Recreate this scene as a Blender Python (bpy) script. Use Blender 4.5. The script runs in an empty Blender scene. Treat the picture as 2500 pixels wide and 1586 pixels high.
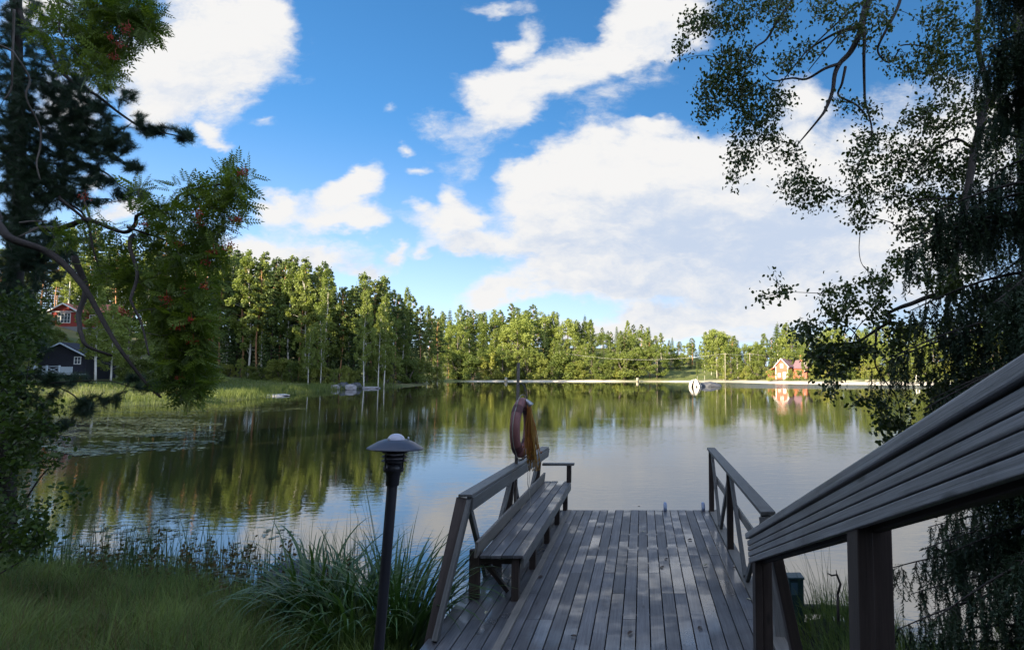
import bpy, math, random
import numpy as np
from mathutils import Vector, Matrix
rng = np.random.default_rng(7)
random.seed(7)
S = bpy.context.scene
C = S.collection
PI = math.pi
R = math.radians

# ------------------------------------------------------------------ camera
F = 1450.0            # focal length in pixels of the 2500 px wide photograph
CAMZ = 2.66
PITCH = math.atan((905 - 793) / F)
cam_d = bpy.data.cameras.new('camera')
cam = bpy.data.objects.new('camera', cam_d)
C.objects.link(cam)
cam.location = (0, 0, CAMZ)
cam.rotation_euler = (PI / 2 + PITCH, 0, 0)
cam_d.sensor_fit = 'HORIZONTAL'
cam_d.sensor_width = 36.0
cam_d.lens = 36.0 * F / 2500
cam_d.shift_x = -(1568 - 1250) / 2500
cam_d.clip_start = 0.05
cam_d.clip_end = 3000
cam_d.dof.use_dof = True
cam_d.dof.focus_distance = 11.0
cam_d.dof.aperture_fstop = 14
S.camera = cam
S.render.resolution_x = 1024
S.render.resolution_y = 649
S.view_settings.view_transform = 'Standard'
S.view_settings.look = 'None'
S.view_settings.gamma = 1.0
S.view_settings.exposure = 1.85
S.cycles.max_bounces = 6
S.cycles.diffuse_bounces = 2
S.cycles.glossy_bounces = 3
S.cycles.transmission_bounces = 3
S.cycles.transparent_max_bounces = 6
S.cycles.caustics_reflective = False
S.cycles.caustics_refractive = False
S.cycles.sample_clamp_indirect = 4

def ray(px, py):
    xc = (px - 1568) / F; yc = (793 - py) / F
    return Vector((xc, math.cos(PITCH) - yc * math.sin(PITCH), math.sin(PITCH) + yc * math.cos(PITCH)))
def at(px, py, Y):
    d = ray(px, py); return Vector((0, 0, CAMZ)) + d * (Y / d.y)
def onz(px, py, z):
    d = ray(px, py); return Vector((0, 0, CAMZ)) + d * ((z - CAMZ) / d.z)

# ------------------------------------------------------------------ sun and sky
SUN_EL, SUN_AZ = 21.0, 218.0        # azimuth clockwise from +Y (the way the camera looks)
sd_ = Vector((math.sin(R(SUN_AZ)) * math.cos(R(SUN_EL)), math.cos(R(SUN_AZ)) * math.cos(R(SUN_EL)), math.sin(R(SUN_EL))))
sun_d = bpy.data.lights.new('sun', 'SUN'); sun_d.energy = 5.0; sun_d.angle = R(0.53); sun_d.color = (1.0, 0.83, 0.58)
sun = bpy.data.objects.new('sun', sun_d); C.objects.link(sun)
sun.rotation_euler = sd_.to_track_quat('Z', 'Y').to_euler()
sun.location = sd_ * 100

W = bpy.data.worlds.new("World"); S.world = W; W.use_nodes = True
W.cycles.sampling_method = 'MANUAL'; W.cycles.sample_map_resolution = 512
wt = W.node_tree; wt.nodes.clear()
def N(t, typ, **kw):
    n = t.nodes.new(typ)
    for k, v in kw.items(): setattr(n, k, v)
    return n
def mth(t, op, a, b=None, clamp=False):
    n = t.nodes.new('ShaderNodeMath'); n.operation = op; n.use_clamp = clamp
    for i, v in enumerate((a, b)):
        if v is None: continue
        if isinstance(v, (int, float)): n.inputs[i].default_value = v
        else: t.links.new(v, n.inputs[i])
    return n.outputs[0]
def ramp(t, fac, stops, interp='LINEAR'):
    n = t.nodes.new('ShaderNodeValToRGB'); n.color_ramp.interpolation = interp
    e = n.color_ramp.elements
    while len(e) < len(stops): e.new(0.5)
    for i, (p, c) in enumerate(stops):
        e[i].position = p; e[i].color = (c, c, c, 1) if isinstance(c, (int, float)) else (*c, 1)
    t.links.new(fac, n.inputs[0]); return n.outputs[0]
def sstep(t, x, a, b):
    n = t.nodes.new('ShaderNodeMapRange'); n.interpolation_type = 'SMOOTHSTEP'
    n.inputs['From Min'].default_value = a; n.inputs['From Max'].default_value = b
    t.links.new(x, n.inputs['Value']); return n.outputs['Result']
def noise(t, vec, scale, detail=3, rough=0.5, dist=0.0, dim='3D', out=0):
    n = t.nodes.new('ShaderNodeTexNoise'); n.noise_dimensions = dim
    n.inputs['Scale'].default_value = scale; n.inputs['Detail'].default_value = detail
    n.inputs['Roughness'].default_value = rough; n.inputs['Distortion'].default_value = dist
    if vec is not None: t.links.new(vec, n.inputs['Vector'])
    return n.outputs[out]
def mixc(t, fac, a, b, mode='MIX'):
    n = t.nodes.new('ShaderNodeMix'); n.data_type = 'RGBA'; n.blend_type = mode
    for s, v in ((0, fac), (6, a), (7, b)):
        if isinstance(v, tuple): n.inputs[s].default_value = (*v[:3], 1)
        elif isinstance(v, (int, float)): n.inputs[s].default_value = v
        else: t.links.new(v, n.inputs[s])
    return n.outputs[2]
def vmath(t, op, a, b=None):
    n = t.nodes.new('ShaderNodeVectorMath'); n.operation = op
    for i, v in enumerate((a, b)):
        if v is None: continue
        if isinstance(v, (tuple, list)): n.inputs[i].default_value = v
        elif isinstance(v, (int, float)): n.inputs[3].default_value = v
        else: t.links.new(v, n.inputs[i])
    return n.outputs[0]

# clouds: soft ellipses in the sky (direction plane u = x/y, v = z/y), broken up by noise
CL = [  # cx, cy, rx, ry (pixels of a 2408 px wide view), rotation, weight
 (520,60,230,150,-25,1),(395,150,190,150,20,1),(385,235,110,90,40,.9),(620,40,120,110,0,.95),(100,30,170,120,0,.8),(480,170,170,130,-30,.9),
 (497,296,55,28,-35,.75),(528,325,42,20,-20,.6),(615,285,50,22,0,.45),(150,240,130,120,0,.75),(300,505,110,40,12,.85),(225,420,60,40,0,.7),
 (1165,12,110,34,0,.55),(1205,95,85,48,45,.7),(1160,195,120,75,0,.95),(1240,205,150,80,15,1),(1200,270,95,50,10,.85),(1330,150,150,85,25,1),(1440,110,140,80,25,1),(1530,60,150,110,30,1),(1600,60,120,90,0,.9),(1490,10,80,60,0,.9),
 (1020,275,85,40,0,.45),(950,346,40,34,20,.75),(975,403,42,24,0,.55),(925,240,50,25,0,.35),
 (1400,395,200,130,0,1.1),(1260,455,140,110,0,1),(1235,400,80,60,0,.9),(1350,520,260,150,0,1.1),(1560,420,290,170,0,1.1),(1700,470,380,210,0,1.1),(1900,420,330,210,0,1.1),(1600,600,520,150,0,1.1),(1900,620,420,130,0,1.1),(1530,300,70,28,0,.7),
 (1050,535,130,75,0,1),(1052,475,60,50,0,.9),(1120,590,150,38,0,.9),(970,505,50,40,0,.6),
 (1500,655,420,60,0,.95),(1190,690,130,42,8,1),(1700,742,430,52,3,1.05),(1500,735,120,40,0,.8),(2100,640,300,160,0,.9),(2250,330,330,250,0,.9),(1880,230,130,90,0,.8),(2100,560,300,120,0,1),
 (845,420,85,50,40,.95),(800,460,110,60,25,.9),(668,500,80,52,20,.9),(765,530,170,50,5,.8),(860,525,90,48,0,.85),(640,590,150,50,0,.8),(760,605,190,45,0,.75),(930,605,42,34,30,.8),(880,636,90,22,0,.7),(560,610,110,60,0,.75),(680,640,220,40,0,.55),(450,575,120,30,10,.4),(840,470,110,80,30,.35),(1080,400,120,70,30,.35),(1130,300,180,90,20,.4),(500,310,110,60,-10,.4),(1420,210,260,90,20,.4),(1240,120,130,110,40,.4),(640,130,160,160,0,.4),(985,600,36,22,0,.6),
 (1560,790,700,34,0,.9),(1300,760,200,30,0,.5),(1750,700,200,30,5,.8),(1480,770,260,30,6,.8),(300,680,500,60,0,.6)]
g = bpy.data.node_groups.new('cloud_field', 'ShaderNodeTree')
g.interface.new_socket('Vector', in_out='INPUT', socket_type='NodeSocketVector')
g.interface.new_socket('Value', in_out='OUTPUT', socket_type='NodeSocketFloat')
gi = N(g, 'NodeGroupInput'); go = N(g, 'NodeGroupOutput')
acc = None
for cx, cy, rx, ry, rot, w in CL:
    d = ray(cx * 1.0382, cy * 1.0382)
    mp = N(g, 'ShaderNodeMapping', vector_type='TEXTURE')
    mp.inputs['Location'].default_value = (d.x / d.y, d.z / d.y, 0)
    mp.inputs['Rotation'].default_value = (0, 0, R(rot))
    mp.inputs['Scale'].default_value = (rx * 1.0382 / F, ry * 1.0382 / F, 1)
    g.links.new(gi.outputs[0], mp.inputs['Vector'])
    gr = N(g, 'ShaderNodeTexGradient', gradient_type='SPHERICAL'); g.links.new(mp.outputs[0], gr.inputs[0])
    v = mth(g, 'SUBTRACT', 1.0, mth(g, 'MULTIPLY', gr.outputs['Fac'], min(w, 1)))
    acc = v if acc is None else mth(g, 'MULTIPLY', acc, v)
acc = mth(g, 'SUBTRACT', 1.0, acc)
g.links.new(acc, go.inputs[0])
tc = N(wt, 'ShaderNodeTexCoord'); sp = N(wt, 'ShaderNodeSeparateXYZ'); wt.links.new(tc.outputs['Generated'], sp.inputs[0])
ysafe = mth(wt, 'MAXIMUM', sp.outputs[1], 0.05)
zabs = mth(wt, 'ABSOLUTE', sp.outputs[2])
u = mth(wt, 'DIVIDE', sp.outputs[0], ysafe); v = mth(wt, 'DIVIDE', zabs, ysafe)
cb = N(wt, 'ShaderNodeCombineXYZ'); wt.links.new(u, cb.inputs[0]); wt.links.new(v, cb.inputs[1]); P0 = cb.outputs[0]
st = vmath(wt, 'MULTIPLY', P0, (1.0, 1.7, 1.0))          # clouds are wider than tall near the horizon
wc = noise(wt, st, 3.2, 5, 0.6, out=1)
wv = vmath(wt, 'SCALE', vmath(wt, 'SUBTRACT', wc, (.5, .5, .5)), 0.12)
wc2 = noise(wt, st, 13, 4, 0.6, out=1)
wv2 = vmath(wt, 'SCALE', vmath(wt, 'SUBTRACT', wc2, (.5, .5, .5)), 0.05)
P1 = vmath(wt, 'ADD', vmath(wt, 'ADD', P0, wv), wv2)
fine = noise(wt, vmath(wt, 'ADD', st, wv), 9.0, 9, 0.68)
fz = mth(wt, 'MULTIPLY', mth(wt, 'SUBTRACT', fine, 0.5), 1.1)
def field(vec):
    n = N(wt, 'ShaderNodeGroup'); n.node_tree = g; wt.links.new(vec, n.inputs[0]); return n.outputs[0]
F0 = field(P1)
dens_raw = mth(wt, 'ADD', F0, fz)
dens = sstep(wt, dens_raw, 0.14, 0.70)
dens = mth(wt, 'MULTIPLY', dens, sstep(wt, F0, 0.0, 0.2))
# self shading: more cloud above and to the left (towards the sun) makes this spot greyer
F1 = field(vmath(wt, 'ADD', P1, (-0.03, 0.075, 0)))
fine1 = noise(wt, vmath(wt, 'ADD', vmath(wt, 'ADD', st, wv), (-0.012, 0.03, 0)), 9.0, 7, 0.68)
sh = mth(wt, 'ADD', mth(wt, 'MULTIPLY', F1, 1.0), mth(wt, 'MULTIPLY', mth(wt, 'SUBTRACT', fine1, fine), 2.4))
big = noise(wt, vmath(wt, 'MULTIPLY', P1, (1.0, 2.6, 1.0)), 5.0, 7, 0.62)
sh = mth(wt, 'ADD', sh, mth(wt, 'MULTIPLY', mth(wt, 'SUBTRACT', big, 0.5), 4.2))
for gx_, gy_, gr1, gr2, gw in ((1700, 590, 620, 190, 1.15), (1000, 600, 200, 60, .5), (1720, 520, 400, 150, .35), (760, 600, 220, 60, .4)):
    d = ray(gx_ * 1.0382, gy_ * 1.0382); mp = N(wt, 'ShaderNodeMapping', vector_type='TEXTURE'); mp.inputs['Location'].default_value = (d.x / d.y, d.z / d.y, 0)
    mp.inputs['Scale'].default_value = (gr1 * 1.0382 / F, gr2 * 1.0382 / F, 1); wt.links.new(P1, mp.inputs['Vector'])
    gr = N(wt, 'ShaderNodeTexGradient', gradient_type='SPHERICAL'); wt.links.new(mp.outputs[0], gr.inputs[0]); sh = mth(wt, 'ADD', sh, mth(wt, 'MULTIPLY', gr.outputs['Fac'], gw))
shade = sstep(wt, sh, 0.35, 2.35)
ccol = mixc(wt, shade, (0.270, 0.268, 0.266), (0.172, 0.200, 0.248))
# behind the viewer and high overhead: scattered cloud out of view, serving as fill light
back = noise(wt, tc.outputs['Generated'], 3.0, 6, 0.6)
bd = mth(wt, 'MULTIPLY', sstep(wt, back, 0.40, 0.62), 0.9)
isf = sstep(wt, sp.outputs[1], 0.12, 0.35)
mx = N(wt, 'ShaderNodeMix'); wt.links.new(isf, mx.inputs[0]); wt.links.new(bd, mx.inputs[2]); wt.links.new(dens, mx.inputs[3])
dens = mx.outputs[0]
ccol = mixc(wt, isf, (.60, .68, .84), ccol)     # unseen cloud brightened to lift the shaded foreground
sky = N(wt, 'ShaderNodeTexSky', sky_type='NISHITA', sun_disc=False)
sky.sun_elevation = R(SUN_EL); sky.sun_rotation = -R(SUN_AZ); sky.altitude = 100
sky.air_density = 1.0; sky.dust_density = 0.3; sky.ozone_density = 2.0
up = N(wt, 'ShaderNodeCombineXYZ'); wt.links.new(sp.outputs[0], up.inputs[0]); wt.links.new(sp.outputs[1], up.inputs[1]); wt.links.new(mth(wt, 'ADD', mth(wt, 'MULTIPLY', zabs, 0.85), 0.15), up.inputs[2])
wt.links.new(up.outputs[0], sky.inputs[0])
hs = N(wt, 'ShaderNodeHueSaturation'); hs.inputs['Saturation'].default_value = 1.35; wt.links.new(sky.outputs[0], hs.inputs['Color'])
wt.links.new(mth(wt, 'ADD', mth(wt, 'MULTIPLY', sstep(wt, zabs, -.05, .40), .60), .70), hs.inputs['Saturation'])
bg1 = N(wt, 'ShaderNodeBackground'); wt.links.new(hs.outputs[0], bg1.inputs[0]); bg1.inputs[1].default_value = 0.062
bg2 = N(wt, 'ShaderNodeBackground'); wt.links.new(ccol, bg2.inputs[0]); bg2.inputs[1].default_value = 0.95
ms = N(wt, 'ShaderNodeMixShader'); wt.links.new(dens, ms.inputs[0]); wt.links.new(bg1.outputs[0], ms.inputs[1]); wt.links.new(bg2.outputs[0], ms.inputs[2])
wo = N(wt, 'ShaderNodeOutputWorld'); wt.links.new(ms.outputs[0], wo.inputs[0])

# ------------------------------------------------------------------ helpers
def lk(name, data, parent=None):
    o = bpy.data.objects.new(name, data); C.objects.link(o)
    if parent is not None: o.parent = parent
    return o
def tag(o, label=None, cat=None, group=None, kind=None):
    if label: o['label'] = label
    if cat: o['category'] = cat
    if group: o['group'] = group
    if kind: o['kind'] = kind
    return o
def thing(name, label, cat, loc=(0, 0, 0), rz=0, group=None):
    o = lk(name, None); o.location = loc; o.rotation_euler = (0, 0, rz); o.empty_display_size = .2
    return tag(o, label, cat, group)
def mkmesh(name, V, faces, mat=None, smooth=False, rnd=None, uv=None):
    """faces: list of (n, k) int arrays; rnd: per-face float list of arrays"""
    V = np.asarray(V, dtype=np.float32)
    me = bpy.data.meshes.new(name)
    faces = [np.asarray(f, dtype=np.int32) for f in faces if len(f)]
    nl = sum(f.size for f in faces); nf = sum(len(f) for f in faces)
    me.vertices.add(len(V)); me.vertices.foreach_set('co', V.ravel())
    me.loops.add(nl); me.loops.foreach_set('vertex_index', np.concatenate([f.ravel() for f in faces]))
    me.polygons.add(nf)
    tot = np.concatenate([np.full(len(f), f.shape[1], np.int32) for f in faces])
    st = np.concatenate([[0], np.cumsum(tot)[:-1]]).astype(np.int32)
    me.polygons.foreach_set('loop_start', st); me.polygons.foreach_set('loop_total', tot)
    if smooth: me.polygons.foreach_set('use_smooth', np.ones(nf, bool))
    if rnd is not None:
        a = me.attributes.new('rnd', 'FLOAT', 'FACE'); a.data.foreach_set('value', np.asarray(rnd, np.float32))
    if uv is not None:
        l = me.uv_layers.new(name='UVMap'); l.data.foreach_set('uv', np.asarray(uv, np.float32).ravel())
    me.update(calc_edges=True); me.validate()
    if mat: me.materials.append(mat)
    return me
class MB:
    """collects boxes, bars, tubes, lathes into one mesh; keeps a length-wise uv and a random value per piece"""
    def __init__(s): s.V = []; s.F = []; s.UV = []; s.R = []; s.sm = []
    def add(s, verts, faces, uvs=None, smooth=False, r=None):
        b = len(s.V); s.V += [tuple(v) for v in verts]; r = random.random() if r is None else r
        for i, f in enumerate(faces):
            s.F.append([b + k for k in f]); s.R.append(r); s.sm.append(smooth)
            s.UV.append(uvs[i] if uvs else [(0, 0)] * len(f))
        return s
    def bar(s, p0, p1, w, h, up=(0, 0, 1), r=None, taper=1.0):
        """square bar from p0 to p1; w across, h along 'up'"""
        p0 = Vector(p0); p1 = Vector(p1); d = p1 - p0; L = d.length; d.normalize()
        upv = Vector(up)
        if abs(d.dot(upv.normalized())) > .98: upv = Vector((0, 1, 0))
        a = d.cross(upv).normalized(); b = a.cross(d).normalized()
        vs = []
        for p, k in ((p0, 1.0), (p1, taper)):
            for i, j in ((-1, -1), (1, -1), (1, 1), (-1, 1)): vs.append(p + a * i * w / 2 * k + b * j * h / 2 * k)
        fs = [(0, 1, 5, 4), (1, 2, 6, 5), (2, 3, 7, 6), (3, 0, 4, 7), (3, 2, 1, 0), (4, 5, 6, 7)]
        o = random.uniform(0, 40); o2 = random.uniform(0, 9)
        uv = []
        c = 0
        for k, ww in enumerate((w, h, w, h)):
            uv.append([(o, o2 + c), (o, o2 + c + ww), (o + L, o2 + c + ww), (o + L, o2 + c)]); c += ww
        uv += [[(o + .01, o2), (o + .01, o2 + w), (o + .02, o2 + w), (o + .02, o2)]] * 2
        return s.add(vs, fs, uv, r=r)
    def box(s, x0, x1, y0, y1, z0, z1, r=None, axis='y'):
        if axis == 'y': return s.bar(((x0 + x1) / 2, y0, (z0 + z1) / 2), ((x0 + x1) / 2, y1, (z0 + z1) / 2), x1 - x0, z1 - z0, r=r)
        if axis == 'x': return s.bar((x0, (y0 + y1) / 2, (z0 + z1) / 2), (x1, (y0 + y1) / 2, (z0 + z1) / 2), y1 - y0, z1 - z0, r=r)
        return s.bar(((x0 + x1) / 2, (y0 + y1) / 2, z0), ((x0 + x1) / 2, (y0 + y1) / 2, z1), x1 - x0, y1 - y0, up=(0, 1, 0), r=r)
    def tube(s, pts, rad, n=6, cap=True, r=None):
        pts = [Vector(p) for p in pts]; m = len(pts)
        rad = [rad] * m if isinstance(rad, (int, float)) else rad
        vs = []; prev = None
        for i, p in enumerate(pts):
            d = (pts[min(i + 1, m - 1)] - pts[max(i - 1, 0)]).normalized()
            if prev is None: a = d.orthogonal().normalized()
            else:
                a = prev - d * prev.dot(d)
                a = a.normalized() if a.length > 1e-5 else d.orthogonal().normalized()
            prev = a; b = d.cross(a)
            for k in range(n):
                t = 2 * PI * k / n; vs.append(p + (a * math.cos(t) + b * math.sin(t)) * rad[i])
        fs = []; uv = []; o = random.uniform(0, 20); L = 0
        for i in range(m - 1):
            l2 = L + (pts[i + 1] - pts[i]).length
            for k in range(n):
                k2 = (k + 1) % n; fs.append((i * n + k, i * n + k2, (i + 1) * n + k2, (i + 1) * n + k))
                uv.append([(o + L, k / n), (o + L, (k + 1) / n), (o + l2, (k + 1) / n), (o + l2, k / n)])
            L = l2
        if cap:
            fs.append(tuple(range(n))[::-1]); fs.append(tuple((m - 1) * n + k for k in range(n))); uv += [[(0, 0)] * n] * 2
        return s.add(vs, fs, uv, smooth=True, r=r)
    def lathe(s, prof, n=24, c=(0, 0, 0), r=None):
        vs = [(c[0] + q * math.cos(2 * PI * k / n), c[1] + q * math.sin(2 * PI * k / n), c[2] + z) for q, z in prof for k in range(n)]
        fs = [(i * n + k, i * n + (k + 1) % n, (i + 1) * n + (k + 1) % n, (i + 1) * n + k) for i in range(len(prof) - 1) for k in range(n)]
        return s.add(vs, fs, None, smooth=True, r=r)
    def build(s, name, mat, parent=None, bevel=0.0, xf=None):
        me = bpy.data.meshes.new(name); me.from_pydata([tuple(v) for v in s.V], [], s.F)
        l = me.uv_layers.new(name='UVMap'); l.data.foreach_set('uv', np.array([c for u in s.UV for c in u], np.float32).ravel())
        a = me.attributes.new('rnd', 'FLOAT', 'FACE'); a.data.foreach_set('value', np.array(s.R, np.float32))
        me.polygons.foreach_set('use_smooth', np.array(s.sm, bool))
        me.materials.append(mat); me.update()
        if xf is not None: me.transform(xf)
        o = lk(name, me, parent)
        if bevel:
            m = o.modifiers.new('bevel', 'BEVEL'); m.width = bevel; m.segments = 2; m.limit_method = 'ANGLE'; m.angle_limit = R(50)
        return o

# ------------------------------------------------------------------ materials
def newmat(name):
    m = bpy.data.materials.new(name); m.use_nodes = True; t = m.node_tree
    return m, t, t.nodes['Principled BSDF']
def setc(t, b, key, v):
    if isinstance(v, tuple): b.inputs[key].default_value = (*v[:3], 1)
    elif isinstance(v, (int, float)): b.inputs[key].default_value = v
    else: t.links.new(v, b.inputs[key])
def plain(name, col, rough=.6, var=.15, scale=8, metal=0, bump=.0):
    m, t, b = newmat(name)
    tc = N(t, 'ShaderNodeTexCoord'); n = noise(t, tc.outputs['Object'], scale, 5, .65)
    c = mixc(t, n, tuple(x * (1 - var) for x in col), tuple(min(1, x * (1 + var)) for x in col))
    setc(t, b, 'Base Color', c); setc(t, b, 'Roughness', rough); setc(t, b, 'Metallic', metal)
    if bump:
        bp = N(t, 'ShaderNodeBump'); bp.inputs['Strength'].default_value = bump; bp.inputs['Distance'].default_value = .01
        t.links.new(noise(t, tc.outputs['Object'], scale * 6, 4), bp.inputs['Height']); t.links.new(bp.outputs[0], b.inputs['Normal'])
    return m
def wood(name, c1, c2, rough=.6, wet=False, groove=False, tint=.35, gs=1.0):
    m, t, b = newmat(name)
    uv = N(t, 'ShaderNodeUVMap'); uv.uv_map = 'UVMap'
    at_ = N(t, 'ShaderNodeAttribute'); at_.attribute_name = 'rnd'
    st = vmath(t, 'MULTIPLY', uv.outputs[0], (1.3, 42 * gs, 1)); g1 = noise(t, st, 1.6, 6, .65, .4)
    st2 = vmath(t, 'MULTIPLY', uv.outputs[0], (5, 160 * gs, 1)); g2 = noise(t, st2, 1.5, 3, .6)
    st3 = vmath(t, 'MULTIPLY', uv.outputs[0], (1.6, 9 * gs, 1)); g3 = noise(t, st3, 1.2, 4, .6)
    f = mth(t, 'ADD', mth(t, 'MULTIPLY', g1, .55), mth(t, 'ADD', mth(t, 'MULTIPLY', g2, .2), mth(t, 'MULTIPLY', g3, .35)))
    f = sstep(t, f, .35, .75)
    col = mixc(t, f, c1, c2)
    tc0 = N(t, 'ShaderNodeTexCoord'); stn = noise(t, tc0.outputs['Object'], 1.7, 6, .7)
    col = mixc(t, mth(t, 'MULTIPLY', sstep(t, stn, .5, .72), .55), col, tuple(x * .55 for x in c1))
    br = mth(t, 'ADD', mth(t, 'MULTIPLY', at_.outputs['Fac'], tint), 1 - tint / 2)
    col = mixc(t, 1.0, col, mk3(t, br), 'MULTIPLY')
    # knots
    vor = N(t, 'ShaderNodeTexVoronoi'); vor.inputs['Scale'].default_value = 1.0
    t.links.new(vmath(t, 'MULTIPLY', uv.outputs[0], (2.2, 8, 1)), vor.inputs['Vector'])
    kn = sstep(t, vor.outputs['Distance'], .10, .045)
    kn = mth(t, 'SUBTRACT', 1, sstep(t, vor.outputs['Distance'], .05, .13))
    col = mixc(t, mth(t, 'MULTIPLY', kn, .6), col, tuple(x * .3 for x in c1))
    rg = mth(t, 'ADD', mth(t, 'MULTIPLY', f, .2), rough - .1)
    if wet:
        tc = N(t, 'ShaderNodeTexCoord')
        v2 = vmath(t, 'MULTIPLY', tc.outputs['Object'], (.25, .5, 1))
        off = N(t, 'ShaderNodeCombineXYZ'); t.links.new(mth(t, 'MULTIPLY', at_.outputs['Fac'], 2.6), off.inputs[1]); t.links.new(mth(t, 'MULTIPLY', at_.outputs['Fac'], .5), off.inputs[2])
        wn = noise(t, vmath(t, 'ADD', v2, off.outputs[0]), 2.3, 5, .62, .3)
        wm = sstep(t, wn, .46, .66)
        t.links.new(mth(t, 'MULTIPLY', wm, .75), b.inputs['Coat Weight']); b.inputs['Coat Roughness'].default_value = .10; b.inputs['Coat IOR'].default_value = 1.6
        rg = mth(t, 'ADD', mth(t, 'MULTIPLY', mth(t, 'SUBTRACT', 1, wm), .30), .20)
        rg = mth(t, 'ADD', rg, mth(t, 'MULTIPLY', g2, .12))
        col = mixc(t, mth(t, 'MULTIPLY', wm, .25), col, tuple(x * .6 for x in c1))
    setc(t, b, 'Base Color', col); setc(t, b, 'Roughness', rg)
    bp = N(t, 'ShaderNodeBump'); bp.inputs['Strength'].default_value = .35; bp.inputs['Distance'].default_value = .004
    t.links.new(mth(t, 'ADD', g1, mth(t, 'MULTIPLY', g2, .5)), bp.inputs['Height']); t.links.new(bp.outputs[0], b.inputs['Normal'])
    return m
def mk3(t, v):
    c = N(t, 'ShaderNodeCombineColor')
    for i in range(3): t.links.new(v, c.inputs[i])
    return c.outputs[0]
def leafmat(name, c1, c2, tr=.35, rough=.5, spec=.3, obj=.25, c3=None, nscale=.35):
    """leaf: diffuse + light shining through; colour varies from leaf to leaf, clump to clump and plant to plant"""
    m, t, b = newmat(name)
    a = N(t, 'ShaderNodeAttribute'); a.attribute_name = 'rnd'
    oi = N(t, 'ShaderNodeObjectInfo'); tc = N(t, 'ShaderNodeTexCoord')
    n = noise(t, tc.outputs['Object'], nscale, 3, .6)
    f = mth(t, 'ADD', mth(t, 'MULTIPLY', a.outputs['Fac'], .45), mth(t, 'MULTIPLY', sstep(t, n, .3, .7), .55))
    col = mixc(t, f, c1, c2)
    if c3: col = mixc(t, mth(t, 'MULTIPLY', oi.outputs['Random'], .75), col, c3)
    br = mth(t, 'ADD', mth(t, 'MULTIPLY', oi.outputs['Random'], obj * 2), 1 - obj)
    col = mixc(t, 1.0, col, mk3(t, br), 'MULTIPLY')
    setc(t, b, 'Base Color', col); setc(t, b, 'Roughness', rough); b.inputs['Specular IOR Level'].default_value = spec
    tl = N(t, 'ShaderNodeBsdfTranslucent')
    t.links.new(mixc(t, 1.0, col, (1.25, 1.3, .55), 'MULTIPLY'), tl.inputs[0])
    ms = N(t, 'ShaderNodeMixShader'); ms.inputs[0].default_value = tr
    t.links.new(b.outputs[0], ms.inputs[1]); t.links.new(tl.outputs[0], ms.inputs[2])
    t.links.new(ms.outputs[0], t.nodes['Material Output'].inputs[0])
    return m
M = {}
M['deck'] = wood('weathered_deck_wood', (.058, .056, .060), (.165, .160, .168), .5, wet=True, tint=.5)
M['grey_wood'] = wood('grey_wood', (.07, .068, .066), (.185, .18, .172), .6)
M['rail_wood'] = wood('handrail_wood', (.080, .080, .084), (.34, .335, .345), .42, tint=.25, gs=3.0)
M['pale_wood'] = wood('pale_wood', (.13, .115, .10), (.25, .22, .19), .65)
M['dark_wood'] = wood('stained_brown_wood', (.030, .019, .016), (.072, .052, .044), .6)
M['black_metal'] = plain('black_painted_metal', (.028, .027, .034), .38, .25, 14)
M['hat_metal'] = plain('dark_blue_grey_metal', (.065, .07, .095), .42, .25, 14)
M['globe'] = plain('opal_glass', (.52, .52, .62), .3, .04, 6)
M['bark_dark'] = plain('dark_bark', (.055, .043, .038), .9, .5, 9, bump=.6)
M['bark_pine'] = plain('orange_pine_bark', (.36, .19, .10), .9, .35, 3)
M['bark_birch'] = plain('white_birch_bark', (.55, .53, .48), .8, .35, 4)
M['bark_grey'] = plain('grey_twig_bark', (.13, .11, .095), .85, .3, 6)
# ------------------------------------------------------------------ lake shore and terrain
LAKE = np.array([(-1.72,4.7),(-2.2,5.7),(-2.9,6.3),(-4,6.9),(-6,7.4),(-9,8.0),(-14,9.4),(-22,13),(-32,20),(-40,30),(-44,38),(-43,44),(-38,49),(-37,55),(-39,62),
 (-42,74),(-44,86),(-42,96),(-40,106),(-42,116),(-44,124),(-47,132),(-52,138),(-54,146),(-42,151),(-20,150),(0,148.5),(10,147),(16,142),(22,132),(28,122),(36,115),(48,111),(62,107),
 (78,98),(88,70),(70,38),(40,20),(20,11.5),(12,8.4),(7.5,7.9),(5.9,8.0),(4.6,7.5),(3.8,6.3),(3.3,5.2),(2.9,5.1),(2.5,5.7),(2.35,6.4),(1.75,6.65),(1.4,6.1),(1.3,4.6)])
def sdist(X, Y):
    """signed distance to the lake edge, positive on land"""
    X = np.asarray(X, float); Y = np.asarray(Y, float)
    sh = X.shape; x = X.ravel(); y = Y.ravel()
    a = LAKE; b = np.roll(LAKE, -1, axis=0)
    d = np.full(x.shape, 1e9); ins = np.zeros(x.shape, bool)
    for (ax, ay), (bx, by) in zip(a, b):
        ex, ey = bx - ax, by - ay
        t = np.clip(((x - ax) * ex + (y - ay) * ey) / (ex * ex + ey * ey), 0, 1)
        d = np.minimum(d, np.hypot(x - ax - t * ex, y - ay - t * ey))
        c = ((ay > y) != (by > y)) & (x < (bx - ax) * (y - ay) / (by - ay + 1e-12) + ax)
        ins ^= c
    return np.where(ins, -d, d).reshape(sh)
def ss(x, a, b):
    t = np.clip((np.asarray(x, float) - a) / (b - a), 0, 1); return t * t * (3 - 2 * t)
def vnoise(x, y, s, seed=0):
    """cheap smooth value noise"""
    x = np.asarray(x, float) / s + seed * 17.3; y = np.asarray(y, float) / s + seed * 9.1
    return (np.sin(x * 1.3 + 1.7 * np.sin(y * .9)) + np.sin(y * 1.7 + 1.3 * np.sin(x * 1.1 + 2)) + np.sin((x + y) * .8 + seed)) / 3
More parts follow.
